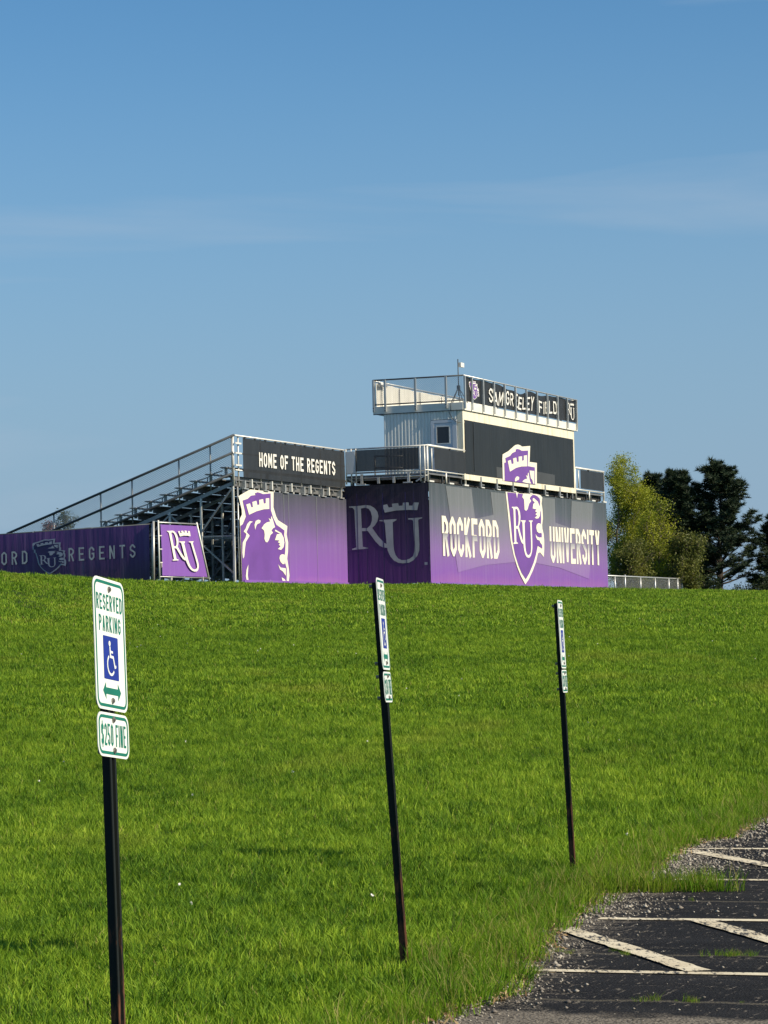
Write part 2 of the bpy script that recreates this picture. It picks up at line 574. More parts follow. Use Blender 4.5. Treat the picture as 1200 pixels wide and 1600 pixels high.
def tag(o, label=None, cat=None, group=None, kind=None):
    for k, v in (('label', label), ('category', cat), ('group', group), ('kind', kind)):
        if v:
            o[k] = v
    return o


def np_mesh(name, verts, faces, mat, parent=None, kind=None, smooth=False):
    """verts (N,3), faces (M,k) all the same length k"""
    verts = np.asarray(verts, np.float32)
    faces = np.asarray(faces, np.int32)
    me = bpy.data.meshes.new(name)
    k = faces.shape[1]
    me.vertices.add(len(verts))
    me.vertices.foreach_set('co', verts.ravel())
    me.loops.add(faces.size)
    me.loops.foreach_set('vertex_index', faces.ravel())
    me.polygons.add(len(faces))
    me.polygons.foreach_set('loop_start', np.arange(0, faces.size, k, dtype=np.int32))
    me.polygons.foreach_set('loop_total', np.full(len(faces), k, np.int32))
    if smooth:
        me.polygons.foreach_set('use_smooth', np.ones(len(faces), bool))
    me.update(calc_edges=True)
    me.validate()
    me.materials.append(MATS[mat])
    return link(name, me, parent, kind)


# ------------------------------------------------------------------ the stand's own frame:  x = along its back (r), y = towards the field (l)
YAW = R(68.38)
CX, CY = 1.754, 115.0
RV = Vector((math.cos(YAW), math.sin(YAW), 0))
LV = Vector((-math.sin(YAW), math.cos(YAW), 0))


def W(r, l, z):
    return Vector((CX, CY, 0)) + RV * r + LV * l + Vector((0, 0, z))


class Thing:
    """an Empty at the thing's base, standing in the stand's frame; parts are given in (r, l, z)"""

    def __init__(s, name, label, cat, base, group=None):
        s.o = bpy.data.objects.new(name, None)
        s.o.empty_display_size = 0.3
        COL.objects.link(s.o)
        s.o.location = W(*base)
        s.o.rotation_euler = (0, 0, YAW)
        s.off = base
        tag(s.o, label, cat, group)

    def part(s, name, mb, mat, parent=None, smooth=False, kind=None):
        return mb.build(name, mat, parent or s.o, s.off, smooth, kind)

    def tubes(s, name, runs, rad, mat='galvanised', n=8, parent=None):
        m = MB()
        for pts in runs:
            m.tube(pts, rad, n)
        return s.part(name, m, mat, parent, True)


# ------------------------------------------------------------------ flat print: union of polygons in a plane
def ccw(p):
    a = sum(p[i][0] * p[(i + 1) % len(p)][1] - p[(i + 1) % len(p)][0] * p[i][1] for i in range(len(p)))
    return list(p) if a > 0 else list(reversed(p))


def union(polys):
    vs, fs = [], []
    for p in polys:
        p = ccw(p)
        fs.append(list(range(len(vs), len(vs) + len(p))))
        vs += [Vector((float(x), float(y))) for x, y in p]
    x0, y0 = min(v.x for v in vs), min(v.y for v in vs)
    k = 10.0 / max(max(v.x for v in vs) - x0, max(v.y for v in vs) - y0)
    vs = [Vector(((v.x - x0) * k, (v.y - y0) * k)) for v in vs]
    ed = [(f[i], f[(i + 1) % len(f)]) for f in fs for i in range(len(f))]
    ov, oe, of, _, _, org = delaunay_2d_cdt(vs, ed, [], 0, 1e-4, True)

    def inside(px, py):
        for f in fs:
            c = False
            for i in range(len(f)):
                a, b = vs[f[i]], vs[f[i - 1]]
                if (a.y > py) != (b.y > py) and px < (b.x - a.x) * (py - a.y) / (b.y - a.y) + a.x:
                    c = not c
            if c:
                return True
        return False
    keep = [tuple(f) for f in of if inside(sum(ov[i].x for i in f) / 3, sum(ov[i].y for i in f) / 3)]
    return [(v.x / k + x0, v.y / k + y0) for v in ov], keep


def clip_lo(polys, zc):
    """keep the part of every polygon below / above b = zc (Sutherland-Hodgman)"""
    def half(p, sgn):
        out = []
        for i in range(len(p)):
            a, b = p[i], p[(i + 1) % len(p)]
            da, db = sgn * (a[1] - zc), sgn * (b[1] - zc)
            if da >= 0:
                out.append(a)
            if da * db < 0:
                t = da / (da - db)
                out.append((a[0] + (b[0] - a[0]) * t, zc))
        return out
    return [half(p, 1) for p in polys], [half(p, -1) for p in polys]


def flat(polys, put):
    m = MB()
    v, f = union([p for p in polys if len(p) > 2])
    m.v = [tuple(put(a, b)) for a, b in v]
    m.f = f
    return m


def front(l):          # a plane parallel to the stand's back, facing the lot
    return lambda a, b: (a, l, b)


def side(r):           # a plane across the stand, facing the camera's left
    return lambda a, b: (r, a, b)


def stroke(pts, w, closed=False):
    """polyline -> mitred quads"""
    n = len(pts)
    P = [Vector(p) for p in pts]
    offs = []
    for i in range(n):
        d0 = (P[i] - P[i - 1]).normalized() if (i > 0 or closed) else None
        d1 = (P[(i + 1) % n] - P[i]).normalized() if (i < n - 1 or closed) else None
        if d0 is None:
            d0 = d1
        if d1 is None:
            d1 = d0
        t = (d0 + d1)
        t = t.normalized() if t.length > 1e-6 else d0
        nn = Vector((-t.y, t.x))
        c = max(0.35, nn.dot(Vector((-d0.y, d0.x))))
        offs.append(nn * (w / 2 / c))
    out = []
    for i in range(n if closed else n - 1):
        j = (i + 1) % n
        out.append([tuple(P[i] + offs[i]), tuple(P[i] - offs[i]), tuple(P[j] - offs[j]), tuple(P[j] + offs[j])])
    return out


def glyph(ch, w, h, t):
    """block letters of a condensed athletic face: list of stroke polygons in a w x h box"""
    x0, x1, y0, y1 = t / 2, w - t / 2, t / 2, h - t / 2
    c = min(0.30 * w, 0.16 * h)
    m = h * 0.5
    S = []

    def s(*p, closed=False):
        S.extend(stroke(list(p), t, closed))
    xm = w / 2
    if ch == 'I':
        s((x0, 0), (x0, h))
    elif ch in 'RPB':
        s((x0, 0), (x0, h))
        s((x0, y1), (x1 - c, y1), (x1, y1 - c), (x1, m + c), (x1 - c, m), (x0, m))
        if ch == 'R':
            s((w * 0.5, m), (x1, 0))
    elif ch in 'O0':
        s((x0 + c, y0), (x1 - c, y0), (x1, y0 + c), (x1, y1 - c), (x1 - c, y1), (x0 + c, y1), (x0, y1 - c), (x0, y0 + c), closed=True)
    elif ch == 'D':
        s((x0, y0), (x1 - c, y0), (x1, y0 + c), (x1, y1 - c), (x1 - c, y1), (x0, y1), closed=True)
    elif ch == 'C':
        s((x1, h * 0.66), (x1, y1 - c), (x1 - c, y1), (x0 + c, y1), (x0, y1 - c), (x0, y0 + c), (x0 + c, y0), (x1 - c, y0), (x1, y0 + c), (x1, h * 0.32))
    elif ch == 'G':
        s((x1, h * 0.70), (x1, y1 - c), (x1 - c, y1), (x0 + c, y1), (x0, y1 - c), (x0, y0 + c), (x0 + c, y0), (x1 - c, y0), (x1, y0 + c), (x1, h * 0.48), (xm, h * 0.48))
    elif ch == 'K':
        s((x0, 0), (x0, h))
        s((x0, m), (x1, h))
        s((x0 + t * 0.3, m), (x1, 0))
    elif ch == 'F':
        s((x0, 0), (x0, h))
        s((x0, y1), (w, y1))
        s((x0, m), (w * 0.85, m))
    elif ch == 'E':
        s((x0, 0), (x0, h))
        s((x0, y1), (w, y1))
        s((x0, m), (w * 0.85, m))
        s((x0, y0), (w, y0))
    elif ch == 'L':
        s((x0, h), (x0, 0))
        s((x0, y0), (w, y0))
    elif ch == 'U':
        s((x0, h), (x0, y0 + c), (x0 + c, y0), (x1 - c, y0), (x1, y0 + c), (x1, h))
    elif ch == 'N':
        s((x0, 0), (x0, h))
        s((x1, 0), (x1, h))
        s((x0, h - t * 0.2), (x1, t * 0.2))
    elif ch == 'V':
        s((x0, h), (xm, t * 0.3))
        s((x1, h), (xm, t * 0.3))
    elif ch == 'A':
        s((x0, 0), (xm, h - t * 0.3))
        s((x1, 0), (xm, h - t * 0.3))
        s((w * 0.25, h * 0.3), (w * 0.75, h * 0.3))
    elif ch == 'Y':
        s((x0, h), (xm, m))
        s((x1, h), (xm, m))
        s((xm, m + t * 0.2), (xm, 0))
    elif ch == 'T':
        s((0, y1), (w, y1))
        s((xm, h), (xm, 0))
    elif ch == 'H':
        s((x0, 0), (x0, h))
        s((x1, 0), (x1, h))
        s((x0, m), (x1, m))
    elif ch == 'M':
        s((x0, 0), (x0, h))
        s((x1, 0), (x1, h))
        s((x0, h - t * 0.2), (xm, h * 0.35), (x1, h - t * 0.2))
    elif ch in 'S5$':
        if ch == '5':
            s((w, y1), (x0, y1), (x0, m + t * 0.3), (x1 - c, m + t * 0.3), (x1, m - c), (x1, y0 + c), (x1 - c, y0), (x0 + c, y0), (x0, y0 + c), (x0, h * 0.28))
        else:
            s((x1, h * 0.72), (x1, y1 - c), (x1 - c, y1), (x0 + c, y1), (x0, y1 - c), (x0, m + c * 0.8), (x1, m - c * 0.8), (x1, y0 + c), (x1 - c, y0), (x0 + c, y0), (x0, y0 + c), (x0, h * 0.28))
        if ch == '$':
            S.extend(stroke([(xm, -h * 0.1), (xm, h * 1.1)], t * 0.7))
    elif ch == 'Z':
        s((0, y1), (w, y1))
        s((x1, y1), (x0, y0))
        s((0, y0), (w, y0))
    elif ch == '2':
        s((x0, h * 0.72), (x0, y1 - c), (x0 + c, y1), (x1 - c, y1), (x1, y1 - c), (x1, m + c * 0.4), (x0, y0 + t * 0.2))
        s((0, y0), (w, y0))
    return S


def text_polys(txt, x, y, width, h, t, gap=0.16, space=0.55, narrow=0.32, slant=0.0):
    """letters fill `width` from x; returns [(char, polygons)]"""
    ws = [(narrow if ch == 'I' else (space if ch == ' ' else (1.15 if ch == 'M' else 1.0))) for ch in txt]
    tot = sum(ws) + gap * (len(txt) - 1)
    u = abs(width) / tot
    out = []
    cx = 0.0
    for ch, k in zip(txt, ws):
        if ch != ' ':
            w = k * u if ch != 'I' else t
            o = cx + (k * u - w) / 2
            ps = [[(px + o + slant * py, py) for px, py in p] for p in glyph(ch, w, h, t)]
            sg = 1 if width > 0 else -1
            out.append((ch, [[(x + sg * px, y + py) for px, py in p] for p in ps]))
        cx += k * u + gap * u
    return out


def ru_polys(a0, a1, b0, b1, crown=True):
    """the serif monogram mapped on a box"""
    return [[(a0 + (a1 - a0) * x, b0 + (b1 - b0) * y) for x, y in p] for k, p in RU_SHAPES.items() if crown or k != 'crown']


# printed shapes, in metres (along the stand, height)
EMB_UP = {'outer': [(8.704,9.483),(9.431,9.656),(10.207,9.923),(10.431,9.975),(10.71,10.005),(11.014,9.988),(11.206,9.944),(12.31,10.031),(12.181,9.335),(13.151,9.341),(13.063,8.394),(8.646,8.38),(8.647,9.301)],'field': [(9.017,9.347),(9.623,9.467),(9.907,9.599),(10.354,9.695),(10.435,9.672),(10.36,9.777),(10.584,9.812),(10.86,9.803),(11.136,9.763),(11.993,9.814),(11.883,9.142),(12.836,9.132),(12.805,8.393),(8.862,8.384),(8.866,9.142),(9.084,9.162)],'crown': [(9.279,9.234),(9.665,9.298),(9.761,9.122),(10.01,9.162),(9.955,9.376),(10.389,9.434),(10.44,9.246),(10.68,9.276),(10.686,9.485),(11.145,9.527),(11.113,9.333),(11.356,9.364),(11.371,9.565),(11.807,9.606),(11.757,9.123),(11.026,9.083),(10.355,8.997),(9.517,8.795)],'drop': [(10.117,8.416),(10.153,8.526),(10.325,8.615),(10.52,8.642),(10.684,8.613),(10.696,8.559),(10.591,8.491),(10.367,8.454),(10.254,8.413)],'tuft': [(11.086,8.43),(11.26,8.511),(11.489,8.566),(11.715,8.585),(11.693,8.666),(11.586,8.735),(11.809,8.708),(11.86,8.848),(11.961,8.853),(12.03,8.645),(12.103,8.501),(12.266,8.407),(11.757,8.404)],'ear': [(12.083,8.959),(12.72,8.97),(12.675,8.406),(12.522,8.418),(12.421,8.57),(12.227,8.635)]}
EMB_LO = {'outer': [(9.034,7.932),(9.155,7.52),(9.297,6.894),(9.525,5.889),(9.863,5.29),(10.288,4.79),(10.725,4.414),(11.285,4.064),(11.736,4.273),(12.325,4.667),(12.797,5.062),(13.069,5.43),(13.356,5.475),(13.853,5.276),(13.936,5.604),(13.969,5.996),(13.91,6.282),(13.763,6.487),(13.737,6.669),(13.867,6.96),(13.834,7.351),(13.732,7.608),(13.86,7.874),(13.558,7.967),(13.074,7.987),(12.43,7.975),(11.159,7.939)],'field': [(9.238,7.914),(9.375,7.401),(9.527,6.901),(9.741,5.895),(10.019,5.318),(10.447,4.843),(10.813,4.543),(11.342,4.282),(11.838,4.557),(12.432,5.004),(12.782,5.372),(13.039,5.753),(13.653,5.637),(13.637,5.936),(13.624,6.275),(13.472,6.401),(13.548,6.637),(13.598,6.951),(13.594,7.212),(13.434,7.441),(13.535,7.679),(13.464,7.807),(13.147,7.899),(12.828,7.939),(12.507,7.939),(11.158,7.921)],'nose': [(11.237,7.924),(12.506,7.932),(12.22,7.851),(12.093,7.756),(12.285,7.66),(11.995,7.52),(11.777,7.281),(11.574,7.21),(11.38,7.254),(11.36,7.497),(11.336,7.689),(11.108,7.783)],'mouth': [(12.493,7.771),(12.656,7.803),(13.169,7.666),(13.396,7.466),(13.487,7.287),(13.402,7.05),(13.191,6.939),(12.907,6.917),(12.709,6.955),(13.038,7.051),(12.801,7.108),(13.049,7.181),(12.771,7.237),(12.98,7.322),(12.459,7.343),(12.555,7.54),(12.761,7.612),(12.487,7.693)],'chin': [(12.874,6.514),(12.925,6.645),(13.134,6.729),(13.417,6.725),(13.572,6.638),(13.643,6.51),(13.553,6.403),(13.423,6.308),(13.22,6.303),(12.983,6.362)],'jaw': [(12.773,6.252),(12.926,6.153),(13.245,6.109),(13.571,6.13),(13.585,5.792),(13.35,5.903),(13.275,5.98),(12.954,6.011),(12.802,6.124)],'drip': [(10.264,7.955),(10.653,7.962),(10.531,7.901),(10.438,7.707),(10.358,7.869)]}
EMB_BIG = {'outer': [(-10.335,7.144),(-10.079,6.676),(-10.06,6.49),(-10.265,6.321),(-10.249,6.088),(-10.187,4.044),(-5.948,4.043),(-5.853,4.333),(-5.916,4.622),(-6.035,4.957),(-5.941,5.248),(-5.906,5.562),(-6.039,5.872),(-5.95,6.184),(-6.817,6.384),(-6.976,6.518),(-7.212,6.849),(-7.163,7.432),(-8.012,7.429),(-9.277,7.435),(-9.765,7.306)],'field': [(-9.994,7.005),(-9.55,7.08),(-9.26,7.208),(-8.801,7.249),(-8.913,7.304),(-8.652,7.357),(-8.393,7.336),(-8.163,7.305),(-7.472,7.36),(-7.482,6.74),(-7.275,6.449),(-6.993,6.206),(-6.259,6.011),(-6.299,5.842),(-6.183,5.556),(-6.224,5.242),(-6.314,5.024),(-6.294,4.832),(-6.127,4.594),(-6.154,4.113),(-10.18,4.056),(-10.222,6.078),(-10.022,6.142),(-9.726,6.431),(-9.801,6.615)],'crown': [(-9.731,6.863),(-9.389,6.922),(-9.283,6.773),(-9.139,6.79),(-9.187,6.976),(-8.812,7.037),(-8.734,6.875),(-8.56,6.904),(-8.569,7.076),(-8.202,7.118),(-8.153,6.954),(-7.978,6.972),(-7.968,7.151),(-7.646,7.175),(-7.656,6.77),(-8.135,6.746),(-8.833,6.647),(-9.496,6.496)],'mane': [(-9.167,6.261),(-9.451,6.264),(-9.684,6.152),(-9.833,5.984),(-10.008,5.874),(-9.759,5.787),(-9.85,5.657),(-10.113,5.464),(-10.159,5.114),(-10.115,4.882),(-9.999,4.954),(-9.928,5.235),(-9.831,5.494),(-9.479,5.736),(-9.755,5.858),(-9.578,6.014),(-9.37,6.196)],'drop': [(-8.983,5.96),(-9.031,6.147),(-8.909,6.292),(-8.676,6.346),(-8.459,6.317),(-8.539,6.22),(-8.742,6.191),(-8.86,6.117)],'nose': [(-8.405,6.035),(-8.165,6.184),(-7.929,6.262),(-7.605,6.307),(-7.744,6.434),(-7.543,6.381),(-7.476,6.526),(-7.338,6.363),(-7.164,6.106),(-7.354,6.065),(-7.506,5.977),(-7.363,5.898),(-7.603,5.808),(-7.759,5.614),(-7.91,5.527),(-8.055,5.536),(-8.165,5.651),(-8.127,5.818),(-8.177,5.959)],'mouth': [(-7.15,6.023),(-6.594,5.906),(-6.394,5.743),(-6.326,5.552),(-6.414,5.382),(-6.658,5.269),(-6.953,5.299),(-6.68,5.412),(-6.856,5.456),(-6.734,5.519),(-6.94,5.55),(-6.787,5.625),(-7.201,5.627),(-7.012,5.847),(-6.714,5.879),(-7.183,5.962)],'chin': [(-6.823,4.966),(-6.759,5.063),(-6.577,5.115),(-6.369,5.107),(-6.255,5.001),(-6.322,4.88),(-6.359,4.747),(-6.538,4.744),(-6.741,4.836)],'jaw': [(-6.955,4.725),(-6.724,4.609),(-6.248,4.593),(-6.263,4.304),(-6.523,4.468),(-6.787,4.536)],'tail': [(-6.654,4.251),(-6.39,4.182),(-6.169,4.06),(-6.546,4.056)],'curl': [(-9.647,4.681),(-9.826,4.491),(-9.895,4.257),(-9.821,4.048),(-9.652,4.05),(-9.724,4.283)],'wisp': [(-7.663,4.144),(-7.873,4.046),(-7.756,4.048)]}
CROWN_BG = [(1.904,7.886),(4.869,7.88),(5.243,6.673),(7.467,6.91),(7.211,7.85),(15.644,7.88),(15.63,6.824),(17.787,6.651),(18.018,7.874),(21.136,7.875),(20.302,4.399),(16.008,4.852),(12.877,4.994),(9.871,4.98),(6.337,4.811),(3.074,4.461)]
RU_SHAPES = {'stem': [(0.0732,0.966),(0.1635,0.9695),(0.1778,0.2779),(0.0875,0.2744)],'serif_a': [(0.0,0.9816),(0.1683,0.9867),(0.1683,0.9464),(0.0732,0.9199),(0.0494,0.9573),(0.0,0.9654)],'serif_b': [(0.0304,0.2735),(0.0875,0.294),(0.1778,0.301),(0.249,0.2843),(0.249,0.2682),(0.0304,0.255)],'bowl': [(0.1587,0.9869),(0.23,0.9944),(0.2966,0.9813),(0.3536,0.9361),(0.3916,0.8718),(0.403,0.7967),(0.3869,0.7164),(0.3536,0.6539),(0.3108,0.6065),(0.2586,0.5606),(0.1683,0.5627),(0.1683,0.6123),(0.249,0.6103),(0.2918,0.6611),(0.3108,0.7298),(0.3137,0.8046),(0.2966,0.8857),(0.2681,0.9324),(0.2205,0.9509),(0.1587,0.9385)],'leg': [(0.2395,0.5818),(0.3108,0.6146),(0.4011,0.4511),(0.4772,0.3513),(0.5105,0.3309),(0.5152,0.2698),(0.4629,0.2768),(0.4106,0.3069),(0.3536,0.3831)],'u': [(0.4867,0.7082),(0.5057,0.3218),(0.52,0.2178),(0.5532,0.1248),(0.6008,0.0546),(0.6578,0.0163),(0.7243,0.0032),(0.8004,0.0094),(0.8669,0.0481),(0.924,0.1274),(0.9477,0.2074),(0.9525,0.311),(0.943,0.7318),(0.8717,0.7277),(0.8859,0.3126),(0.8812,0.1975),(0.8622,0.1174),(0.8194,0.0781),(0.7624,0.0564),(0.7053,0.0578),(0.6578,0.0877),(0.6245,0.1462),(0.6055,0.2273),(0.5989,0.3196),(0.596,0.7137)],'serif_c': [(0.4154,0.733),(0.6483,0.7412),(0.6464,0.7217),(0.5989,0.6906),(0.4886,0.6817),(0.4724,0.7086),(0.4154,0.718)],'serif_d': [(0.8051,0.7432),(1.0,0.7523),(0.9981,0.7362),(0.9525,0.7223),(0.943,0.7029),(0.8745,0.6988),(0.8574,0.7223),(0.8051,0.727)],'crown': [(0.4582,0.9797),(0.5266,0.9918),(0.5456,0.9372),(0.596,0.9418),(0.5913,0.9972),(0.6768,1.0032),(0.6844,0.9569),(0.7338,0.9592),(0.7414,1.0074),(0.8194,1.0078),(0.8213,0.9536),(0.8717,0.9524),(0.8859,1.0039),(0.9572,0.9987),(0.9335,0.8737),(0.8194,0.8845),(0.6483,0.8829),(0.4914,0.8544)]}

# ------------------------------------------------------------------ terrain
EDGE_Y = np.array([-60, 0, 8, 11, 12.58, 12.97, 13.16, 13.82, 14.44, 15.11, 15.84, 16.82, 17.72, 18.6, 19.3, 19.84, 20.58, 21.94, 22.48, 23.77, 24.82, 30, 60, 140])
EDGE_X = np.array([-18, -3.0, -0.9, -0.25, 0.13, 0.23, 0.40, 0.52, 0.57, 0.70, 0.80, 0.96, 1.17, 1.38, 1.60, 1.70, 1.86, 2.20, 2.52, 2.85, 3.16, 4.6, 13.0, 44.0])
CREST_X = np.array([-400, -60, -30, -11.7, -8.1, -1.5, 1.75, 10, 18, 40, 80, 400])
CREST_Y = np.array([40, 56, 70, 89, 105, 112, 114, 126, 139, 174, 240, 700])
CREST_Z = np.array([4.6, 4.4, 4.3, 4.19, 4.12, 3.97, 3.94, 3.78, 3.68, 3.6, 3.6, 3.6]) - 0.16


def edge_x(y):
    return np.interp(y, EDGE_Y, EDGE_X)


def lot_z(y):
    return 0.008 * (np.clip(y, -60, 60) - 8.0)


def ground_z(x, y):
    x = np.asarray(x, float)
    y = np.asarray(y, float)
    yc = np.interp(x, CREST_X, CREST_Y)
    zc = np.interp(x, CREST_X, CREST_Z)
    y0 = 13.0
    t = np.clip((y - y0) / (yc - y0), 0, 1)
    e1, e2 = 0.20, 0.18
    k = 1.0 / (1 - e1 / 2 - e2 / 2)
    s = np.where(t < e1, k * t * t / (2 * e1), np.where(t > 1 - e2, 1 - k * (1 - t) ** 2 / (2 * e2), k * (t - e1 / 2)))
    base = 0.008 * (np.clip(y, -60, 30) - 8.0)
    d = edge_x(y) - x                      # metres of lawn left of the lot's edge
    m = np.clip((d + 0.1) / 2.2, 0, 1)
    m = m * m * (3 - 2 * m)
    und = 0.035 * np.sin(x * 0.55 + 0.7 * np.sin(y * 0.11)) * np.sin(y * 0.23 + 0.4) * np.clip((y - 16) / 15, 0, 1) * np.clip((yc - 6 - y) / 20, 0, 1)
    return base - 0.02 + m * ((zc - base) * s + und + 0.02)


def axis(parts):
    out = []
    for a, b, st in parts:
        out += list(np.arange(a, b, st))
    out.append(parts[-1][1])
    return np.array(out)


gx = axis([(-2500, -200, 230), (-200, -40, 16), (-40, -6, 2.0), (-6, 6, 0.3), (6, 40, 2.0), (40, 200, 16), (200, 2500, 230)])
gy = axis([(-300, -20, 28), (-20, 8, 2.0), (8, 30, 0.3), (30, 160, 1.5), (160, 400, 20), (400, 3000, 260)])
GX, GY = np.meshgrid(gx, gy)
GZ = ground_z(GX, GY)
nv = len(gx)
idx = np.arange(len(gx) * len(gy)).reshape(len(gy), len(gx))
gf = np.stack([idx[:-1, :-1], idx[:-1, 1:], idx[1:, 1:], idx[1:, :-1]], -1).reshape(-1, 4)
ground = np_mesh('ground', np.stack([GX, GY, GZ], -1).reshape(-1, 3), gf, 'soil', kind='structure', smooth=True)

# ------------------------------------------------------------------ parking lot (own frame: u along stall lines, v along the edge)
LOT_A = R(-19.5)
LOT_O = (0.55, 14.38)
ca, sa = math.cos(LOT_A), math.sin(LOT_A)


def lot_xy(u, v):
    return LOT_O[0] + u * ca - v * sa, LOT_O[1] + u * sa + v * ca


def lot_v(u, v, h):
    x, y = lot_xy(u, v)
    return (u, v, 0.008 * (min(y, 60) - 8.0) + h)


m = MB()
us = [None, 0.6, 1.2, 2.0, 3.5, 6, 12, 24, 45]
vs = list(np.arange(-9, 14, 0.12)) + list(np.arange(14, 50, 1.0))
rows = []
for i, v in enumerate(vs):
    lo, hi = -14.0, 8.0
    for _ in range(40):
        mid = (lo + hi) / 2
        x, y = lot_xy(mid, v)
        if x < edge_x(y) + 0.04 + 0.05 * noise.noise(Vector((0, v * 2.3, 0))) + 0.04 * noise.noise(Vector((3, v * 7, 0))):
            lo = mid
        else:
            hi = mid
    row = []
    for u in us:
        uu = hi if u is None else max(u, hi + 0.02)
        row.append(len(m.v))
        m.v.append(lot_v(uu, v, 0.004))
    rows.append(row)
for a, b in zip(rows[:-1], rows[1:]):
    for k in range(len(us) - 1):
        m.f.append((a[k], a[k + 1], b[k + 1], b[k]))
lot = m.build('parking_lot', 'asphalt', None, kind='structure')
lot.location = (LOT_O[0], LOT_O[1], 0)
lot.rotation_euler = (0, 0, LOT_A)


def painted(u0, v0, u1, v1, w, h=0.009):
    a, b = Vector((u0, v0)), Vector((u1, v1))
    d = (b - a).normalized()
    nn = Vector((-d.y, d.x)) * w / 2
    m = MB()
    k = 24
    rnd = random.Random(int(abs(u0 * 91 + v0 * 37) * 10))
    for i in range(k + 1):
        p = a.lerp(b, i / k)
        j0, j1 = rnd.uniform(0.86, 1.06), rnd.uniform(0.86, 1.06)
        for q, j in ((p + nn * j0, 1), (p - nn * j1, 1)):
            m.v.append(lot_v(q.x, q.y, h))
        if i:
            m.f.append((2 * i - 2, 2 * i - 1, 2 * i + 1, 2 * i))
    return m.build('painted_line', 'line_paint', lot)


painted(0.02, 0.0, 5.6, 0.0, 0.10)
painted(-0.20, 2.39, 5.6, 2.39, 0.10)
painted(-0.36, 4.81, 5.4, 4.81, 0.10)
painted(-0.95, 7.25, 5.2, 7.25, 0.10)
painted(-1.3, 12.1, 5.0, 12.1, 0.10)
for k in range(-1, 6):
    u_t = 0.93 * k - 0.53           # u where the hatch meets v = 2.34
    if k == -1:
        continue
    a = (u_t, 2.33) if k > 0 else (-0.25, 1.85)
    painted(a[0], a[1], u_t + 1.46, 0.06, 0.13, 0.0125)
for k in range(0, 6):
    u_t = 0.93 * k - 0.82
    painted(u_t, 7.16 if k else 7.05, u_t + 1.55, 4.87, 0.13, 0.0125)

# ------------------------------------------------------------------ bleacher stand
L1 = 3.52
R1 = -10.41
ROWS = 14
RUN, RISE = 0.615, 0.222
T = Thing('bleacher_stand', 'galvanised steel bleacher stand with rows of aluminium benches and sloping chain link guard rail', 'bleachers', (R1, 8.0, 4.0))
R_END = 23.0
for k in range(ROWS):
    l, z = 3.92 + RUN * k, 8.22 - RISE * k
    m = MB().box(R1 - 0.18, R_END, l - 0.13, l + 0.13, z - 0.045, z)
    seat = T.part('seat_plank', m, 'plank_aluminium')
    for r in np.arange(R1 + 0.06, R1 + 4.0, 1.83):
        T.part('seat_bracket', MB().box(r - 0.03, r + 0.03, l - 0.05, l + 0.05, z - 0.40, z - 0.045), 'steel_frame', seat)
    m = MB().box(R1 - 0.05, R_END, l + 0.17, l + 0.17 + 0.28, z - 0.47, z - 0.43)
    T.part('foot_plank', m, 'plank_aluminium')
    m = MB().box(R1 - 0.02, R_END, l + 0.46, l + 0.49, z - 0.47 - RISE + 0.02, z - 0.44)
    T.part('riser_plank', m, 'plank_aluminium')
m = MB().box(R1, R_END, L1 + 0.02, 3.90, 7.72, 7.76)
T.part('foot_plank', m, 'plank_aluminium')
# frames across the stand
SL = RISE / RUN


def str_z(l):                       # underside of the stringer
    return 7.62 - (l - L1) * SL


for i, r in enumerate(np.arange(R1 + 0.06, 20.0, 1.83)):
    m = MB().bar((r, L1, str_z(L1) + 0.06), (r, 12.5, str_z(12.5) + 0.06), 0.05, 0.13)
    T.part('stringer', m, 'steel_frame')
    for l in (3.66, 4.95, 6.22, 7.5, 8.8, 10.1, 11.4):
        m = MB().box(r - 0.035, r + 0.035, l - 0.035, l + 0.035, 3.9, str_z(l) + 0.02)
        T.part('upright', m, 'frame_lit' if i < 4 else 'steel_frame')  # front frames get the brightened copy, deeper ones the plain steel
    if i % 2 == 0:
        for la, lb in ((3.66, 6.22), (6.22, 8.8), (8.8, 11.4)):
            za, zb = str_z(la) - 0.1, str_z(lb) - 0.1
            T.part('diagonal_brace', MB().bar((r - 0.05, la, za), (r - 0.05, lb, 4.3), 0.03, 0.06), 'steel_frame')
            T.part('diagonal_brace', MB().bar((r + 0.05, la, 4.3), (r + 0.05, lb, zb), 0.03, 0.06), 'steel_frame')
    T.part('cross_rail', MB().bar((r + 0.01, 3.62, 5.72), (r + 0.01, 8.0, 5.72), 0.04, 0.06), 'steel_frame')
for l in (3.74, 6.3, 8.86):
    for k, r in enumerate(np.arange(R1 + 0.06, 16, 3.66)):
        za = str_z(l) - 0.15
        T.part('sway_brace', MB().bar((r, l, 4.2), (r + 1.83, l, za), 0.05, 0.03), 'steel_frame')
        T.part('sway_brace', MB().bar((r + 1.83, l + 0.04, 4.2), (r + 3.66, l + 0.04, za), 0.05, 0.03), 'steel_frame')
# sloping guard rail on the end
GS = (9.34 - 6.12) / (12.87 - 3.56)


def gr(l, d=0.0):
    return 9.345 - (l - 3.56) * GS - d


rg = R1 - 0.1
T.tubes('guard_top_rail', [[(rg, 3.50, gr(3.50)), (rg, 12.9, gr(12.9))]], 0.046, 'dark_steel')
T.tubes('guard_mid_rail', [[(rg, 3.56, gr(3.56, 0.62)), (rg, 12.9, gr(12.9, 0.62))]], 0.046, 'dark_steel')
T.tubes('guard_bottom_rail', [[(rg, 3.56, gr(3.56, 1.36)), (rg, 12.9, gr(12.9, 1.36))]], 0.046, 'dark_steel')
for l in (3.62, 4.49, 5.76, 7.68, 8.98, 10.94, 12.8):
    T.tubes('guard_post', [[(rg + 0.05, l, gr(l, 1.6)), (rg + 0.05, l, gr(l))]], 0.032, 'steel_frame')


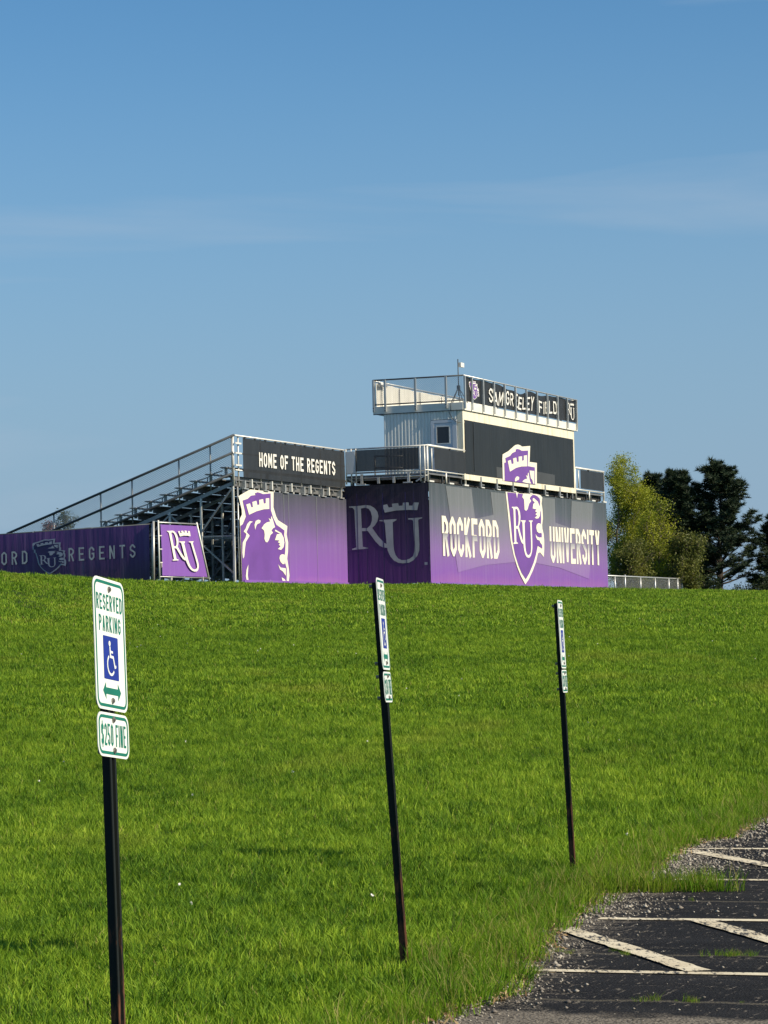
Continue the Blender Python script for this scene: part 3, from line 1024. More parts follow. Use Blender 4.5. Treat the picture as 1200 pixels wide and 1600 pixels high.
def chain_link(w, h, put, sp=0.055, wd=0.0055):
    """wire lattice over a w x h field; put(a, b, off) -> point"""
    m = MB()
    for sgn in (1, -1):
        c = -h if sgn == 1 else 0
        end = w if sgn == 1 else w + h
        while c < end:
            c += sp * 1.414
            # points with a - sgn*b = c
            pts = []
            b0, b1 = 0.0, h
            a0, a1 = c + sgn * b0, c + sgn * b1
            if a0 > a1:
                a0, a1, b0, b1 = a1, a0, b1, b0
            if a1 <= 0 or a0 >= w:
                continue
            if a0 < 0:
                t = -a0 / (a1 - a0)
                b0 += (b1 - b0) * t
                a0 = 0
            if a1 > w:
                t = (w - a0) / (a1 - a0)
                b1 = b0 + (b1 - b0) * t
                a1 = w
            if a1 - a0 < 0.01:
                continue
            e = wd * 0.7
            o = 0.003 * sgn
            m.quad(put(a0 - e, b0 + e * sgn, o), put(a0 + e, b0 - e * sgn, o), put(a1 + e, b1 - e * sgn, o), put(a1 - e, b1 + e * sgn, o))
    return m


m = chain_link(9.2, 1.34, lambda a, b, o: (rg + 0.02 + o, 3.62 + a, gr(3.62 + a, 1.36) + b))
T.part('chain_link_mesh', m, 'wire', kind='stuff')
# bent pipe loops between the benches (aisle hand rail seen through the guard)
for k in range(1, 9):
    l, z = 3.92 + RUN * k, 8.22 - RISE * k
    T.tubes('bench_hoop', [[(R1 + 0.35, l + 0.30, z - 0.40), (R1 + 0.35, l + 0.26, z - 0.12), (R1 + 0.35, l + 0.14, z - 0.01), (R1 + 0.35, l - 0.35, z + 0.12)]], 0.022, 'dark_steel', 6)
# back rail along the top row
T.tubes('back_top_rail', [[(R1, L1, 9.36), (0.0, L1, 9.36)]], 0.034, 'white_aluminium')
T.tubes('back_mid_rail', [[(R1, L1, 8.72), (0.0, L1, 8.72)]], 0.028, 'white_aluminium')
T.tubes('back_low_rail', [[(R1, L1, 8.10), (0.0, L1, 8.10)]], 0.028, 'white_aluminium')
for r in (R1, R1 + 0.42, -8.0, -6.1, -4.2, -2.3, -0.25):
    T.tubes('back_rail_post', [[(r, L1 + 0.07, 7.55), (r, L1 + 0.07, 9.36)]], 0.032, 'white_aluminium')
for z in (9.08, 8.72, 8.28):
    T.part('clamp', MB().box(R1 - 0.05, R1 + 0.48, L1 - 0.045, L1 - 0.012, z - 0.03, z + 0.03), 'white_aluminium')
T.part('rim_beam', MB().box(R1, 0.0, L1 + 0.10, L1 + 0.16, 7.52, 7.86), 'plank_aluminium')
for i, r in enumerate(np.arange(R1 + 0.6, -0.2, 1.83)):
    T.part('hook_bracket', MB().box(r, r + 0.10, L1 - 0.10, L1 + 0.12, 7.46, 7.74).box(r - 0.12, r + 0.30, L1 - 0.12, L1 - 0.02, 7.42, 7.46), 'galvanised')
    T.part('bracket_post', MB().box(r + 0.75, r + 0.83, L1 - 0.04, L1 + 0.08, 7.5, 7.82), 'white_aluminium')
for r in np.arange(R1 + 0.2, 0, 1.9):
    T.tubes('banner_post', [[(r, L1 + 0.02, 3.9), (r, L1 + 0.02, 7.5)]], 0.03, 'galvanised', 6)

# ------------------------------------------------------------------ platform carrying the press box
T = Thing('viewing_platform', 'raised steel platform with white railings around the press box behind the bleachers', 'platform', (11.5, 1.7, 3.95))
PE = 23.05
T.part('deck', MB().box(0.03, PE, 0.03, 3.48, 8.27, 8.33), 'plank_aluminium')
T.part('rim_beam', MB().box(0.05, 0.11, 0.05, 3.46, 8.12, 8.26), 'plank_aluminium')
T.part('rim_beam', MB().box(0.12, PE, 0.22, 0.28, 8.02, 8.26), 'underdeck_shade')  # beam and panel below coloured with painted underdeck shade
T.part('floor_joist_panel', MB().box(0.15, PE - 0.05, 0.35, 3.40, 8.10, 8.20), 'underdeck_shade')
for r in np.arange(0.25, PE, 2.04):
    for l in (0.30, 3.3):
        T.part('column', MB().box(r - 0.06, r + 0.06, l - 0.06, l + 0.06, 3.8, 8.10), 'steel_frame')
# left railing (r = 0)
T.tubes('top_rail', [[(0.0, 0.0, 9.40), (0.0, L1 - 0.08, 9.38)]], 0.034, 'galvanised')
T.tubes('bottom_rail', [[(0.0, 0.0, 8.43), (0.0, L1 - 0.08, 8.43)]], 0.032, 'galvanised')
T.tubes('toe_rail', [[(0.0, 0.0, 8.22), (0.0, L1 - 0.08, 8.22)]], 0.028, 'galvanised')
for l in (0.12, 0.30, 3.02, 3.22, 3.44):
    T.tubes('rail_post', [[(-0.02, l, 8.0), (-0.02, l, 9.40)]], 0.032, 'white_aluminium')
T.part('rail_plate', MB().box(-0.07, -0.05, 3.04, 3.42, 8.42, 9.30), 'door_paint')
for l in (0.8, 1.42, 2.07, 2.78):
    big = l in (0.8, 2.78)
    m = MB().box(-0.07, 0.0, l - 0.05, l + 0.05, 7.98, 8.38 if big else 8.24)
    if big:
        m.box(-0.10, -0.02, l - 0.16, l + 0.22, 7.95, 8.0)
    T.part('hook_bracket', m, 'galvanised')
T.part('rail_brace', MB().bar((-0.02, 0.15, 8.2), (-0.02, 0.5, 8.0), 0.03, 0.05), 'galvanised')
T.part('rail_brace', MB().bar((-0.02, 3.35, 8.2), (-0.02, 2.95, 8.0), 0.03, 0.05), 'galvanised')
# inner stair hand rail seen through the mesh
T.tubes('inner_rail', [[(2.2, 3.1, 9.22), (2.2, 1.9, 9.17)], [(2.2, 3.1, 8.75), (2.2, 1.9, 8.70)], [(2.2, 3.1, 8.4), (2.2, 3.1, 9.22)]], 0.035, 'galvanised')
# front railings
for a, b in ((0.0, 4.33), (18.72, PE - 0.05)):
    T.tubes('top_rail', [[(a, 0.0, 9.40), (b, 0.0, 9.40)]], 0.048, 'white_aluminium')
    T.tubes('bottom_rail', [[(a, 0.0, 8.43), (b, 0.0, 8.43)]], 0.034, 'white_aluminium')
    for r in (a + 0.02, b - 0.02, (a + b) / 2 - 0.1):
        T.tubes('rail_post', [[(r, 0.02, 7.98), (r, 0.02, 9.40 if r != (a + b) / 2 - 0.1 else 8.43)]], 0.044, 'white_aluminium')
    T.tubes('rail_post', [[(a + 0.45, 0.0, 8.5), (a + 0.45, 0.0, 9.30)]], 0.03, 'white_aluminium')
    for q in (0.0, (b - a) * 0.52, b - a - 0.35):
        T.part('hook_bracket', MB().box(a + q + 0.05, a + q + 0.55, -0.05, 0.05, 7.97, 8.03), 'white_aluminium')
    for q in (0.25, 0.75):
        x = a + (b - a) * q
        T.part('frame_panel', MB().box(x - 0.75, x - 0.69, 0.06, 0.12, 8.04, 8.38).box(x + 0.69, x + 0.75, 0.06, 0.12, 8.04, 8.38).box(x - 0.69, x + 0.69, 0.06, 0.12, 8.32, 8.38), 'dark_steel')
for r in (5.99, 7.96, 9.99, 12.09, 14.25, 16.3):
    m = MB().box(r - 0.10, r + 0.06, -0.07, 0.01, 7.98, 8.42)
    m.box(r + 0.06, r + 0.42, -0.05, 0.0, 8.08, 8.12)
    T.part('hook_bracket', m, 'steel_frame')
    T.part('clip', MB().box(r - 0.02, r + 0.42, -0.06, 0.02, 7.965, 8.01), 'white_aluminium')
for r in (17.4, 18.2):
    T.part('hook_bracket', MB().box(r - 0.05, r + 0.05, -0.03, 0.02, 7.98, 8.22), 'steel_frame')
# tie-down blocks under the wide banner
for r in np.arange(0.9, 22.5, 2.05):
    T.part('tie_block', MB().box(r - 0.13, r + 0.13, -0.05, 0.06, 3.90, 3.985), 'white_aluminium')

# ------------------------------------------------------------------ press box
RA, RB = 4.05, 18.55
T = Thing('press_box', 'white corrugated press box with roof deck, side door and black clad front', 'press box', ((RA + RB) / 2, 1.7, 8.33))
DL0, DL1 = 0.22, 1.34          # door frame extent along l
m = MB()


def corrugate(m, l0, l1, z0, z1, r):
    l = l0
    pts = []
    p = 0.15
    while l < l1 - 1e-6:
        for dx, o in ((0.0, 0.0), (0.045, -0.035), (0.095, -0.035), (0.14, 0.0)):
            if l + dx < l1:
                pts.append((l + dx, o))
        l += p
    pts.append((l1, 0.0))
    for (a, oa), (b, ob) in zip(pts[:-1], pts[1:]):
        m.quad((r + oa, a, z0), (r + ob, b, z0), (r + ob, b, z1), (r + oa, a, z1))


corrugate(m, DL1 + 0.005, 3.40, 8.36, 11.05, RA)
corrugate(m, DL0, DL1, 10.70, 11.05, RA)
T.part('siding', m, 'siding')
m = MB()
m.quad((RB, 0.05, 8.36), (RB, 3.4, 8.36), (RB, 3.4, 11.05), (RB, 0.05, 11.05))
T.part('siding', m, 'siding')
T.part('rear_wall', MB().box(RA + 0.02, RB - 0.02, 3.36, 3.40, 8.36, 11.05), 'siding')
T.part('front_wall', MB().box(RA + 0.02, RB - 0.02, 0.06, 0.12, 8.45, 11.05), 'trim_paint')
T.part('corner_trim', MB().box(RA - 0.03, RA + 0.13, -0.035, 0.2, 8.46, 11.04), 'trim_paint')
T.part('corner_trim', MB().box(RB - 0.14, RB + 0.03, -0.035, 0.2, 8.46, 11.04), 'trim_paint')
T.part('header_band', MB().box(RA + 0.135, RB - 0.145, -0.03, 0.055, 10.66, 11.04), 'trim_paint')
T.part('skirt_beam', MB().box(RA - 0.02, RB + 0.02, -0.05, 0.05, 8.23, 8.455), 'trim_paint')
# door
door = T.part('door', MB().box(RA - 0.045, RA - 0.02, 0.42, 1.20, 8.40, 10.55), 'door_paint')
m = MB().box(RA - 0.06, RA, DL0, 0.41, 8.38, 10.68).box(RA - 0.06, RA, 1.21, DL1, 8.38, 10.68).box(RA - 0.06, RA, 0.41, 1.21, 10.56, 10.68)
T.part('door_frame', m, 'door_paint', door)
T.part('pane', MB().box(RA - 0.052, RA - 0.047, 0.56, 1.08, 9.74, 10.40), 'dark_glass', door)
m = MB()
for a, b, c, d in ((0.52, 0.56, 9.70, 10.44), (1.08, 1.12, 9.70, 10.44), (0.56, 1.08, 9.70, 9.74), (0.56, 1.08, 10.40, 10.44)):
    m.box(RA - 0.062, RA - 0.046, a, b, c, d)
T.part('window_frame', m, 'white_aluminium', door)
T.part('handle', MB().box(RA - 0.10, RA - 0.046, 1.10, 1.16, 9.25, 9.37), 'dark_steel', door)
# roof
RO0, RO1, LO0, LO1 = 4.02, 18.92, -0.08, 3.84
T.part('roof_slab', MB().box(RO0 + 0.02, RO1 - 0.02, LO0 + 0.02, LO1 - 0.02, 11.09, 11.33), 'roof_deck')
T.part('fascia', MB().box(RO0, RO1, LO0 - 0.02, LO0 + 0.018, 11.05, 11.36), 'fascia_paint')
T.part('fascia', MB().box(RO0 - 0.02, RO0 + 0.018, LO0 + 0.02, LO1, 11.06, 11.36), 'fascia_paint')
T.part('fascia', MB().box(RO1 - 0.018, RO1 + 0.02, LO0 + 0.02, LO1, 11.06, 11.36), 'fascia_paint')
T.part('fascia', MB().box(RO0 + 0.02, RO1 - 0.02, LO1 - 0.018, LO1 + 0.02, 11.06, 11.36), 'fascia_paint')
T.part('eave_trim', MB().box(RO0 + 0.03, RO1 - 0.03, LO0 + 0.025, LO0 + 0.07, 11.045, 11.085), 'dark_steel')
T.part('eave_trim', MB().box(RO0 - 0.03, RO0 + 0.03, LO0 + 0.02, LO1, 11.03, 11.056), 'dark_steel')
# roof railing
zt = 12.45
T.tubes('roof_top_rail', [[(RO0, LO0 - 0.03, zt), (RO1, LO0 - 0.03, zt)]], 0.032, 'galvanised')
T.tubes('roof_top_rail', [[(RO0, LO0, zt), (RO0, LO1, zt)]], 0.032, 'dark_steel')
T.tubes('roof_bottom_rail', [[(RO0, LO0, 11.44), (RO0, LO1, 11.44)]], 0.028, 'dark_steel')
T.tubes('roof_top_rail', [[(RO1, LO0, zt), (RO1, LO1, zt)]], 0.032, 'galvanised')
T.tubes('roof_top_rail', [[(RO0, LO1, zt - 0.02), (RO1, LO1, zt - 0.02)]], 0.032, 'galvanised')
for r in (4.06, 4.91, 6.26, 7.60, 8.93, 10.33, 11.76, 13.17, 14.57, 16.0, 17.36, 18.71):
    T.part('roof_rail_post', MB().box(r - 0.045, r + 0.045, LO0 - 0.10, LO0 - 0.025, 11.10, zt), 'galvanised')
for l in (0.64, 1.97, 3.29, 3.80):
    p = T.part('roof_rail_post', MB().box(RO0 - 0.09, RO0 - 0.022, l - 0.04, l + 0.04, 11.14, zt), 'galvanised')
    T.part('bolt', MB().box(RO0 - 0.105, RO0 - 0.092, l - 0.02, l + 0.02, 11.17, 11.21).box(RO0 - 0.105, RO0 - 0.092, l - 0.02, l + 0.02, 11.27, 11.31), 'dark_steel', p)
for l in (0.7, 2.2, 3.7):
    T.part('roof_rail_post', MB().box(RO1 + 0.025, RO1 + 0.09, l - 0.04, l + 0.04, 11.14, zt), 'galvanised')
for r in np.arange(4.3, 18.8, 2.0):
    T.part('roof_rail_post', MB().box(r - 0.04, r + 0.04, LO1 + 0.022, LO1 + 0.08, 11.14, zt), 'galvanised')
m = chain_link(3.9, 1.0, lambda a, b, o: (RO0 + 0.005 + o, LO0 + a, 11.44 + b))
T.part('chain_link_mesh', m, 'wire', kind='stuff')
T.tubes('cable', [[(RA - 0.05, 0.55, 11.0), (RA - 0.06, 0.42, 10.75), (RA - 0.07, 0.25, 10.58), (RA - 0.05, 0.05, 10.55)]], 0.012, 'dark_steel', 5)
T.tubes('conduit', [[(RO0 - 0.03, 0.45, 11.36), (RO0 - 0.03, 0.45, 11.02)]], 0.012, 'dark_steel', 5)

# white screen along the field side of the roof deck
T = Thing('roof_screen', 'stained white screen along the far side of the press box roof', 'screen', (11.4, 3.74, 11.34))
m = MB()
N = 60
for i in range(N + 1):
    r = 4.12 + (18.85 - 4.12) * i / N
    b = 0.03 * math.sin(i * 0.9) + 0.02 * math.sin(i * 2.3)
    m.v += [(r, 3.74 + b * 0.5, 11.36), (r, 3.74 + b, 12.36 - 0.04 * abs(math.sin(i * 0.42)))]
    if i:
        m.f.append((2 * i - 2, 2 * i, 2 * i + 1, 2 * i - 1))
T.part('fabric', m, 'stained_white')
for r in (4.6, 6.6, 9.0, 11.6):
    T.part('strap', MB().box(r - 0.02, r + 0.02, 3.67, 3.69, 11.38, 12.3), 'dark_steel')
T.tubes('reel', [[(4.25, 3.62, 12.28), (4.9, 3.62, 12.30)]], 0.10, 'galvanised', 10)

# ------------------------------------------------------------------ antenna mast on the roof
T = Thing('antenna_mast', 'thin dark mast on a tripod with a small white box, on the press box roof', 'mast', (7.0, 1.2, 11.34))
T.tubes('pole', [[(7.0, 1.2, 11.9), (7.0, 1.2, 13.42)]], 0.022, 'dark_steel', 6)
for k in range(5):
    t = k * 2 * math.pi / 5 + 0.3
    T.tubes('tripod_leg', [[(7.0, 1.2, 12.25), (7.0 + 0.62 * math.cos(t), 1.2 + 0.5 * math.sin(t), 11.34)]], 0.018, 'dark_steel', 5)
T.part('hub', MB().box(6.94, 7.06, 1.14, 1.26, 12.17, 12.32), 'dark_steel')
T.part('wind_box', MB().box(7.03, 7.42, 1.08, 1.20, 13.10, 13.28), 'white_print')
T.part('base_plate', MB().box(6.3, 8.2, 0.7, 1.7, 11.335, 11.40), 'dark_steel')

# ------------------------------------------------------------------ banners and screens
def sheet(T, name, mat, a0, a1, b0, b1, put, nx=24, nz=8, wob=0.0, top=None, hem=0.0, seed=0):
    m = MB()
    for j in range(nz + 1):
        for i in range(nx + 1):
            a = a0 + (a1 - a0) * i / nx
            bt = b1 if top is None else top(a)
            b = b0 + (bt - b0) * j / nz
            if hem and j == 0:
                b += hem * abs(math.sin(i * 1.7 + seed))
            m.v.append(put(a, b, wob * noise.noise(Vector((a * 0.9 + seed, b * 0.8, seed)))))
    for j in range(nz):
        for i in range(nx):
            k = j * (nx + 1) + i
            m.f.append((k, k + 1, k + nx + 2, k + nx + 1))
    return T.part(name, m, mat, smooth=True)


def letters(T, txt, mat, put, name='lettering', split=None, shift=0.0, **kw):
    for ch, polys in text_polys(txt, **kw):
        if split is not None:
            up, lo = clip_lo(polys, split)
            lo = [[(a + shift, b - 0.02) for a, b in p] for p in lo if len(p) > 2]
            polys = [p for p in up if len(p) > 2] + lo
        T.part('letter', flat(polys, put), mat)


# wide university banner
T = Thing('banner', 'wide purple and grey banner reading ROCKFORD UNIVERSITY around a shield, below the press box', 'banner', (11.5, 0.0, 4.0))
put = lambda a, b, w: (a, -0.012 + w, b)
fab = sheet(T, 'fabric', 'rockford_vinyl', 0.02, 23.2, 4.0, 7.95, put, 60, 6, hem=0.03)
T.part('faded_crown', flat([CROWN_BG], front(-0.024)), 'rockford_tint')
letters(T, 'ROCKFORD', 'split_print', front(-0.036), split=5.985, shift=0.07, x=1.32, y=5.11, width=6.70, h=1.57, t=0.235, gap=0.20)
letters(T, 'UNIVERSITY', 'split_print', front(-0.036), split=5.985, shift=0.07, x=14.74, y=5.07, width=7.25, h=1.57, t=0.235, gap=0.20)
emb = T.part('shield_outline', flat([EMB_LO['outer']], front(-0.040)), 'cream_print')
T.part('shield_field', flat([EMB_LO['field']], front(-0.050)), 'purple_print', emb)
T.part('shield_detail', flat([EMB_LO[k] for k in ('nose', 'mouth', 'chin', 'jaw', 'drip')], front(-0.060)), 'cream_print', emb)
T.part('monogram', flat(ru_polys(9.72, 12.42, 5.20, 7.36, False), front(-0.062)), 'white_print', emb)
T.part('hem_strip', MB().box(0.05, 23.15, -0.03, -0.014, 4.0, 4.06), 'small_banner_vinyl')

# black cover on the press box front, with the upper half of the emblem
T = Thing('banner', 'charcoal cover across the press box front showing the crowned top of the emblem', 'banner', (11.3, 0.0, 8.46))
put = lambda a, b, w: (a, -0.052 + w, b)
sheet(T, 'fabric', 'cover_vinyl', 4.22, 18.38, 8.465, 10.655, put, 40, 6)
T.part('faded_crown', flat([[(7.9, 8.47), (9.3, 8.47), (9.3, 8.92), (7.9, 8.92)], [(12.95, 8.47), (15.6, 8.47), (15.6, 8.93), (12.95, 8.97)]], front(-0.060)), 'cover_tint')
emb = T.part('emblem_outline', flat([EMB_UP['outer']], front(-0.070)), 'cream_print')
T.part('emblem_field', flat([EMB_UP['field']], front(-0.080)), 'purple_print', emb)
T.part('emblem_detail', flat([EMB_UP[k] for k in ('crown', 'drop', 'tuft', 'ear')], front(-0.090)), 'cream_print', emb)
T.part('batten', MB().box(5.20, 5.23, -0.075, -0.054, 8.6, 10.62), 'dark_steel')

# dark monogram banner on the platform's shaded side
T = Thing('banner', 'dark purple banner with grey crowned RU monogram on the shaded platform side', 'banner', (0.0, 1.75, 4.0))
put = lambda a, b, w: (-0.014 + w, a, b)
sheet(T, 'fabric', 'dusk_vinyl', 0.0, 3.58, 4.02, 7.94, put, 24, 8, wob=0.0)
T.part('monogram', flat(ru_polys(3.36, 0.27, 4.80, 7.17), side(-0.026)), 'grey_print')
T.part('trademark_box', flat([[(0.2 + 0.02, 4.72), (0.10, 4.72), (0.10, 4.82), (0.2 + 0.02, 4.82)]], side(-0.026)), 'fence_print')  # plain box standing for the small TM mark beside the U
for i, l in enumerate((0.6, 0.95, 1.9, 2.62, 3.0, 3.45)):
    T.part('seam', MB().box(-0.030, -0.028, l, l + 0.02 + 0.01 * (i % 3), 4.1, 7.6), 'fence_field')

# lion banner under the bleacher's back rail
T = Thing('banner', 'purple banner with a large cream lion emblem under the bleacher back rail', 'banner', (-5.0, L1, 4.0))
put = lambda a, b, w: (a, L1 - 0.05 + w, b)
sheet(T, 'fabric', 'lion_vinyl', -9.95, -0.04, 4.02, 7.42, put, 40, 6)
cl = lambda p: [(max(a, -10.42), max(b, 4.03)) for a, b in p]
emb = T.part('emblem_outline', flat([cl(EMB_BIG['outer'])], front(L1 - 0.066)), 'cream_print')
T.part('emblem_field', flat([cl(EMB_BIG['field'])], front(L1 - 0.080)), 'purple_print', emb)
T.part('emblem_detail', flat([cl(EMB_BIG[k]) for k in EMB_BIG if k not in ('outer', 'field')], front(L1 - 0.094)), 'cream_print', emb)
for r in (-6.25, -5.8, -3.1):
    T.part('seam', MB().box(r, r + 0.05, L1 - 0.060, L1 - 0.054, 4.1, 7.4), 'rockford_tint')
T.part('hem_strip', MB().box(-10.05, -0.06, L1 - 0.11, L1 - 0.098, 4.02, 4.12), 'small_banner_vinyl')

# HOME OF THE REGENTS
T = Thing('banner', 'charcoal mesh banner reading HOME OF THE REGENTS on the bleacher back rail', 'banner', (-4.9, L1, 7.8))
put = lambda a, b, w: (a, L1 - 0.06 + w, b)
sheet(T, 'fabric', 'mesh_screen', -9.85, -0.12, 7.86, 9.30, put, 40, 6, wob=0.015)
letters(T, 'HOME OF THE REGENTS', 'roof_letter', front(L1 - 0.095), x=-8.48, y=8.31, width=7.28, h=0.53, t=0.09, gap=0.34, space=0.45)
for i, r in enumerate(np.arange(-9.7, -0.2, 0.93)):
    T.part('tie', MB().box(r, r + 0.10, L1 - 0.085, L1 - 0.02, 9.26, 9.34), 'dark_steel')

# screens on the platform railing
T = Thing('rail_screen', 'black mesh screen on the shaded side railing of the press box platform', 'screen', (0.0, 1.7, 8.4))
put = lambda a, b, w: (-0.075 + w, a, b)
sheet(T, 'fabric', 'mesh_screen_dark', 0.34, 3.02, 8.48, 9.33, put, 20, 5, wob=0.01)
T = Thing('rail_screen', 'charcoal mesh screen on the sunlit railing between platform corner and press box', 'screen', (2.2, 0.0, 8.4))
put = lambda a, b, w: (a, -0.075 + w, b)
sheet(T, 'fabric', 'mesh_screen', 0.55, 4.15, 8.48, 9.33, put, 20, 5, wob=0.01)
T.part('tie', MB().box(2.3, 2.42, -0.10, -0.03, 9.30, 9.38), 'dark_steel')
T = Thing('rail_screen', 'charcoal mesh screen on the railing at the far end of the platform', 'screen', (21, 0.0, 8.4))
sheet(T, 'fabric', 'mesh_screen', 19.25, 22.8, 8.48, 9.33, put, 20, 5, wob=0.01)
T.part('tie', MB().box(20.4, 20.52, -0.10, -0.03, 9.30, 9.38), 'dark_steel')

# roof banner
T = Thing('banner', 'long black banner with field name lettering along the press box roof railing', 'banner', (11.5, 0.0, 11.35))


def sag(a):
    z = 12.41
    z -= 0.22 * math.exp(-((a - 11.1) / 0.8) ** 2) + 0.12 * math.exp(-((a - 9.6) / 0.9) ** 2) + 0.10 * math.exp(-((a - 13.9) / 1.0) ** 2)
    return z + 0.015 * math.sin(a * 3.1)


put = lambda a, b, w: (a, LO0 + 0.02 + w, b)
sheet(T, 'fabric', 'roof_banner_vinyl', 4.12, 18.95, 11.42, 12.36, put, 90, 6, wob=0.03, top=sag)
m = MB()
pts = [(18.95, LO0 + 0.02, 11.44), (18.95, LO0 + 0.02, 12.34), (19.22, LO0 + 0.2, 12.20), (19.38, LO0 + 0.35, 11.95), (19.25, LO0 + 0.2, 11.62)]
m.v = pts
m.f = [(0, 1, 2, 3, 4)]
T.part('loose_flap', m, 'roof_banner_vinyl')
lr_rng = random.Random(12)
for word, x_, wd_, sl in (('SAM', 7.05, 1.72, 0.20), ('GREELEY', 9.20, 3.62, 0.12), ('FIELD', 13.55, 2.42, 0.04)):
    for ch, polys in text_polys(word, x_, 11.55, wd_, 0.60, 0.085, gap=0.30, slant=sl):
        dz, tw, sq = lr_rng.uniform(-0.03, 0.03), lr_rng.uniform(-0.14, 0.14), lr_rng.uniform(0.86, 1.04)
        cx_ = polys[0][0][0]
        warp = lambda a, b: (a + tw * (b - 11.85) + 0.03 * math.sin(b * 9 + cx_ * 3), LO0 - 0.018, 11.85 + (b - 11.85) * sq + dz + 0.05 * math.sin(a * 2.1))
        T.part('letter', flat(polys, warp), 'roof_letter')
T.part('monogram', flat(ru_polys(17.45, 18.55, 11.52, 12.26), front(LO0 - 0.018)), 'roof_letter')


def emblem(T, put_at, mats, k, box, parent_name='emblem_outline'):
    """the whole emblem scaled into box (a0,a1,b0,b1); put_at(depth) gives the plane"""
    A0, A1, B0, B1 = 8.83, 13.55, 4.10, 9.98
    a0, a1, b0, b1 = box
    f = lambda p: [(a0 + (a1 - a0) * (x - A0) / (A1 - A0), b0 + (b1 - b0) * (z - B0) / (B1 - B0)) for x, z in p]
    join = [(8.85, 7.8), (13.2, 7.7), (13.2, 8.5), (8.85, 8.5)]
    jf = [(9.15, 7.8), (12.8, 7.7), (12.9, 8.5), (9.12, 8.5)]
    e = T.part(parent_name, flat([f(EMB_UP['outer']), f(EMB_LO['outer']), f(join)], put_at(0.0)), mats[0])
    T.part('emblem_field', flat([f(EMB_UP['field']), f(EMB_LO['field']), f(jf)], put_at(1.0)), mats[1], e)
    T.part('emblem_detail', flat([f(EMB_UP[q]) for q in ('crown', 'tuft', 'ear')] + [f(EMB_LO[q]) for q in ('nose', 'mouth', 'chin', 'jaw')]
           + [f(p) for p in ru_polys(9.72, 12.42, 5.20, 7.36, False)], put_at(2.0)), mats[2], e)


emblem(T, lambda d: front(LO0 - 0.016 - 0.008 * d), ('roof_letter', 'purple_print', 'roof_letter'), 1, (4.75, 5.80, 11.55, 12.30))

# ------------------------------------------------------------------ fence with printed windscreen on the left
T = Thing('chain_link_fence', 'low chain link fence with dark top rail running left from the bleacher end', 'fence', (R1, 10, 4.0))
FE = 24.0
ft = lambda l: 6.26 - 0.025 * (l - 6.7)
T.tubes('top_rail', [[(R1 - 0.35, 6.72, ft(6.72) - 0.02), (R1 - 0.35, FE, ft(FE) - 0.02)]], 0.03, 'dark_steel')
for l in list(np.arange(6.75, FE, 2.45)):
    T.tubes('fence_post', [[(R1 - 0.35, l, 3.8), (R1 - 0.35, l, ft(l))]], 0.035, 'galvanised')
T.tubes('gate_post', [[(R1 - 0.42, 6.70, 3.8), (R1 - 0.42, 6.66, 6.34)]], 0.05, 'galvanised')
T = Thing('windscreen', 'dark purple windscreen with shield and the word REGENTS along the left fence', 'windscreen', (R1 - 0.4, 12, 4.0))
rw = R1 - 0.40
put = lambda a, b, w: (rw + w, a, b)
sheet(T, 'fabric', 'windscreen_vinyl', 6.85, FE - 0.2, 4.05, 6.2, put, 70, 8, wob=0.035, top=lambda a: ft(a) - 0.03)
tilt = lambda d: (lambda a, b: (rw - 0.045 - 0.008 * d, a, b - 0.02 * (a - 8.5)))
kw = dict(y=5.0, h=0.49, t=0.105)
for ch, polys in text_polys('REGENTS', 10.15, 5.02, -2.75, 0.49, 0.062, gap=0.85):
    T.part('letter', flat(polys, tilt(0)), 'split_print_fence')
for ch, polys in text_polys('ROCKFORD', 15.12, 5.02, -3.25, 0.49, 0.062, gap=0.85):
    T.part('letter', flat(polys, tilt(0)), 'split_print_fence')
emblem(T, tilt, ('fence_print', 'fence_field', 'fence_print'), 1, (11.60, 10.36, 4.60, 5.88))

# ------------------------------------------------------------------ small leaning banner frame
T = Thing('banner_stand', 'small bright purple banner with white RU monogram in a pipe frame by the bleacher end', 'banner', (-12.8, 4.5, 4.0))
LQ = 4.5                          # parallel to the stand's back, just outside its end
q = lambda r, z: (r, LQ, z)
tl, tr, br_, bl = (-14.85, 6.10), (-11.70, 6.13), (-10.80, 4.22), (-14.83, 4.22)


def fq(s, t, d=0.0):
    a = Vector(bl).lerp(Vector(br_), s)
    b = Vector(tl).lerp(Vector(tr), s)
    p = a.lerp(b, t)
    x, y, z = q(p.x, p.y)
    return (x, y - d, z)


T.tubes('frame_pipe', [[fq(0, -0.06), fq(0, 1.04)]], 0.03, 'white_aluminium')
T.tubes('frame_pipe', [[fq(1, -0.08), fq(1, 1.03)]], 0.035, 'white_aluminium')
T.tubes('frame_pipe', [[fq(0, 1.0), fq(1, 1.0)]], 0.025, 'galvanised')
T.tubes('frame_pipe', [[fq(0, -0.01), fq(1, -0.01)]], 0.018, 'galvanised')
T.tubes('frame_stay', [[fq(0.5, 0.0), fq(0.53, -0.08, -0.2)]], 0.02, 'white_aluminium')
m = MB()
nx = nz = 14
for j in range(nz + 1):
    for i in range(nx + 1):
        s, t = 0.03 + 0.93 * i / nx, 0.01 + 0.95 * j / nz
        dd = 0.03 + 0.03 * math.sin((s * 5 + (1 - t) * 2.2)) * math.exp(-s * 2.0)
        m.v.append(fq(s, t, dd))
        if i and j:
            k = len(m.v) - 1
            m.f.append((k - nx - 2, k - nx - 1, k, k - 1))
T.part('fabric', m, 'small_banner_vinyl', smooth=True)
ru = [[(x * 0.60 + 0.20 + 0.10 * (0.5 - y), y * 0.76 + 0.10) for x, y in p] for p in RU_SHAPES.values()]
T.part('monogram', flat(ru, lambda a, b: fq(a, b, 0.085)), 'white_print')
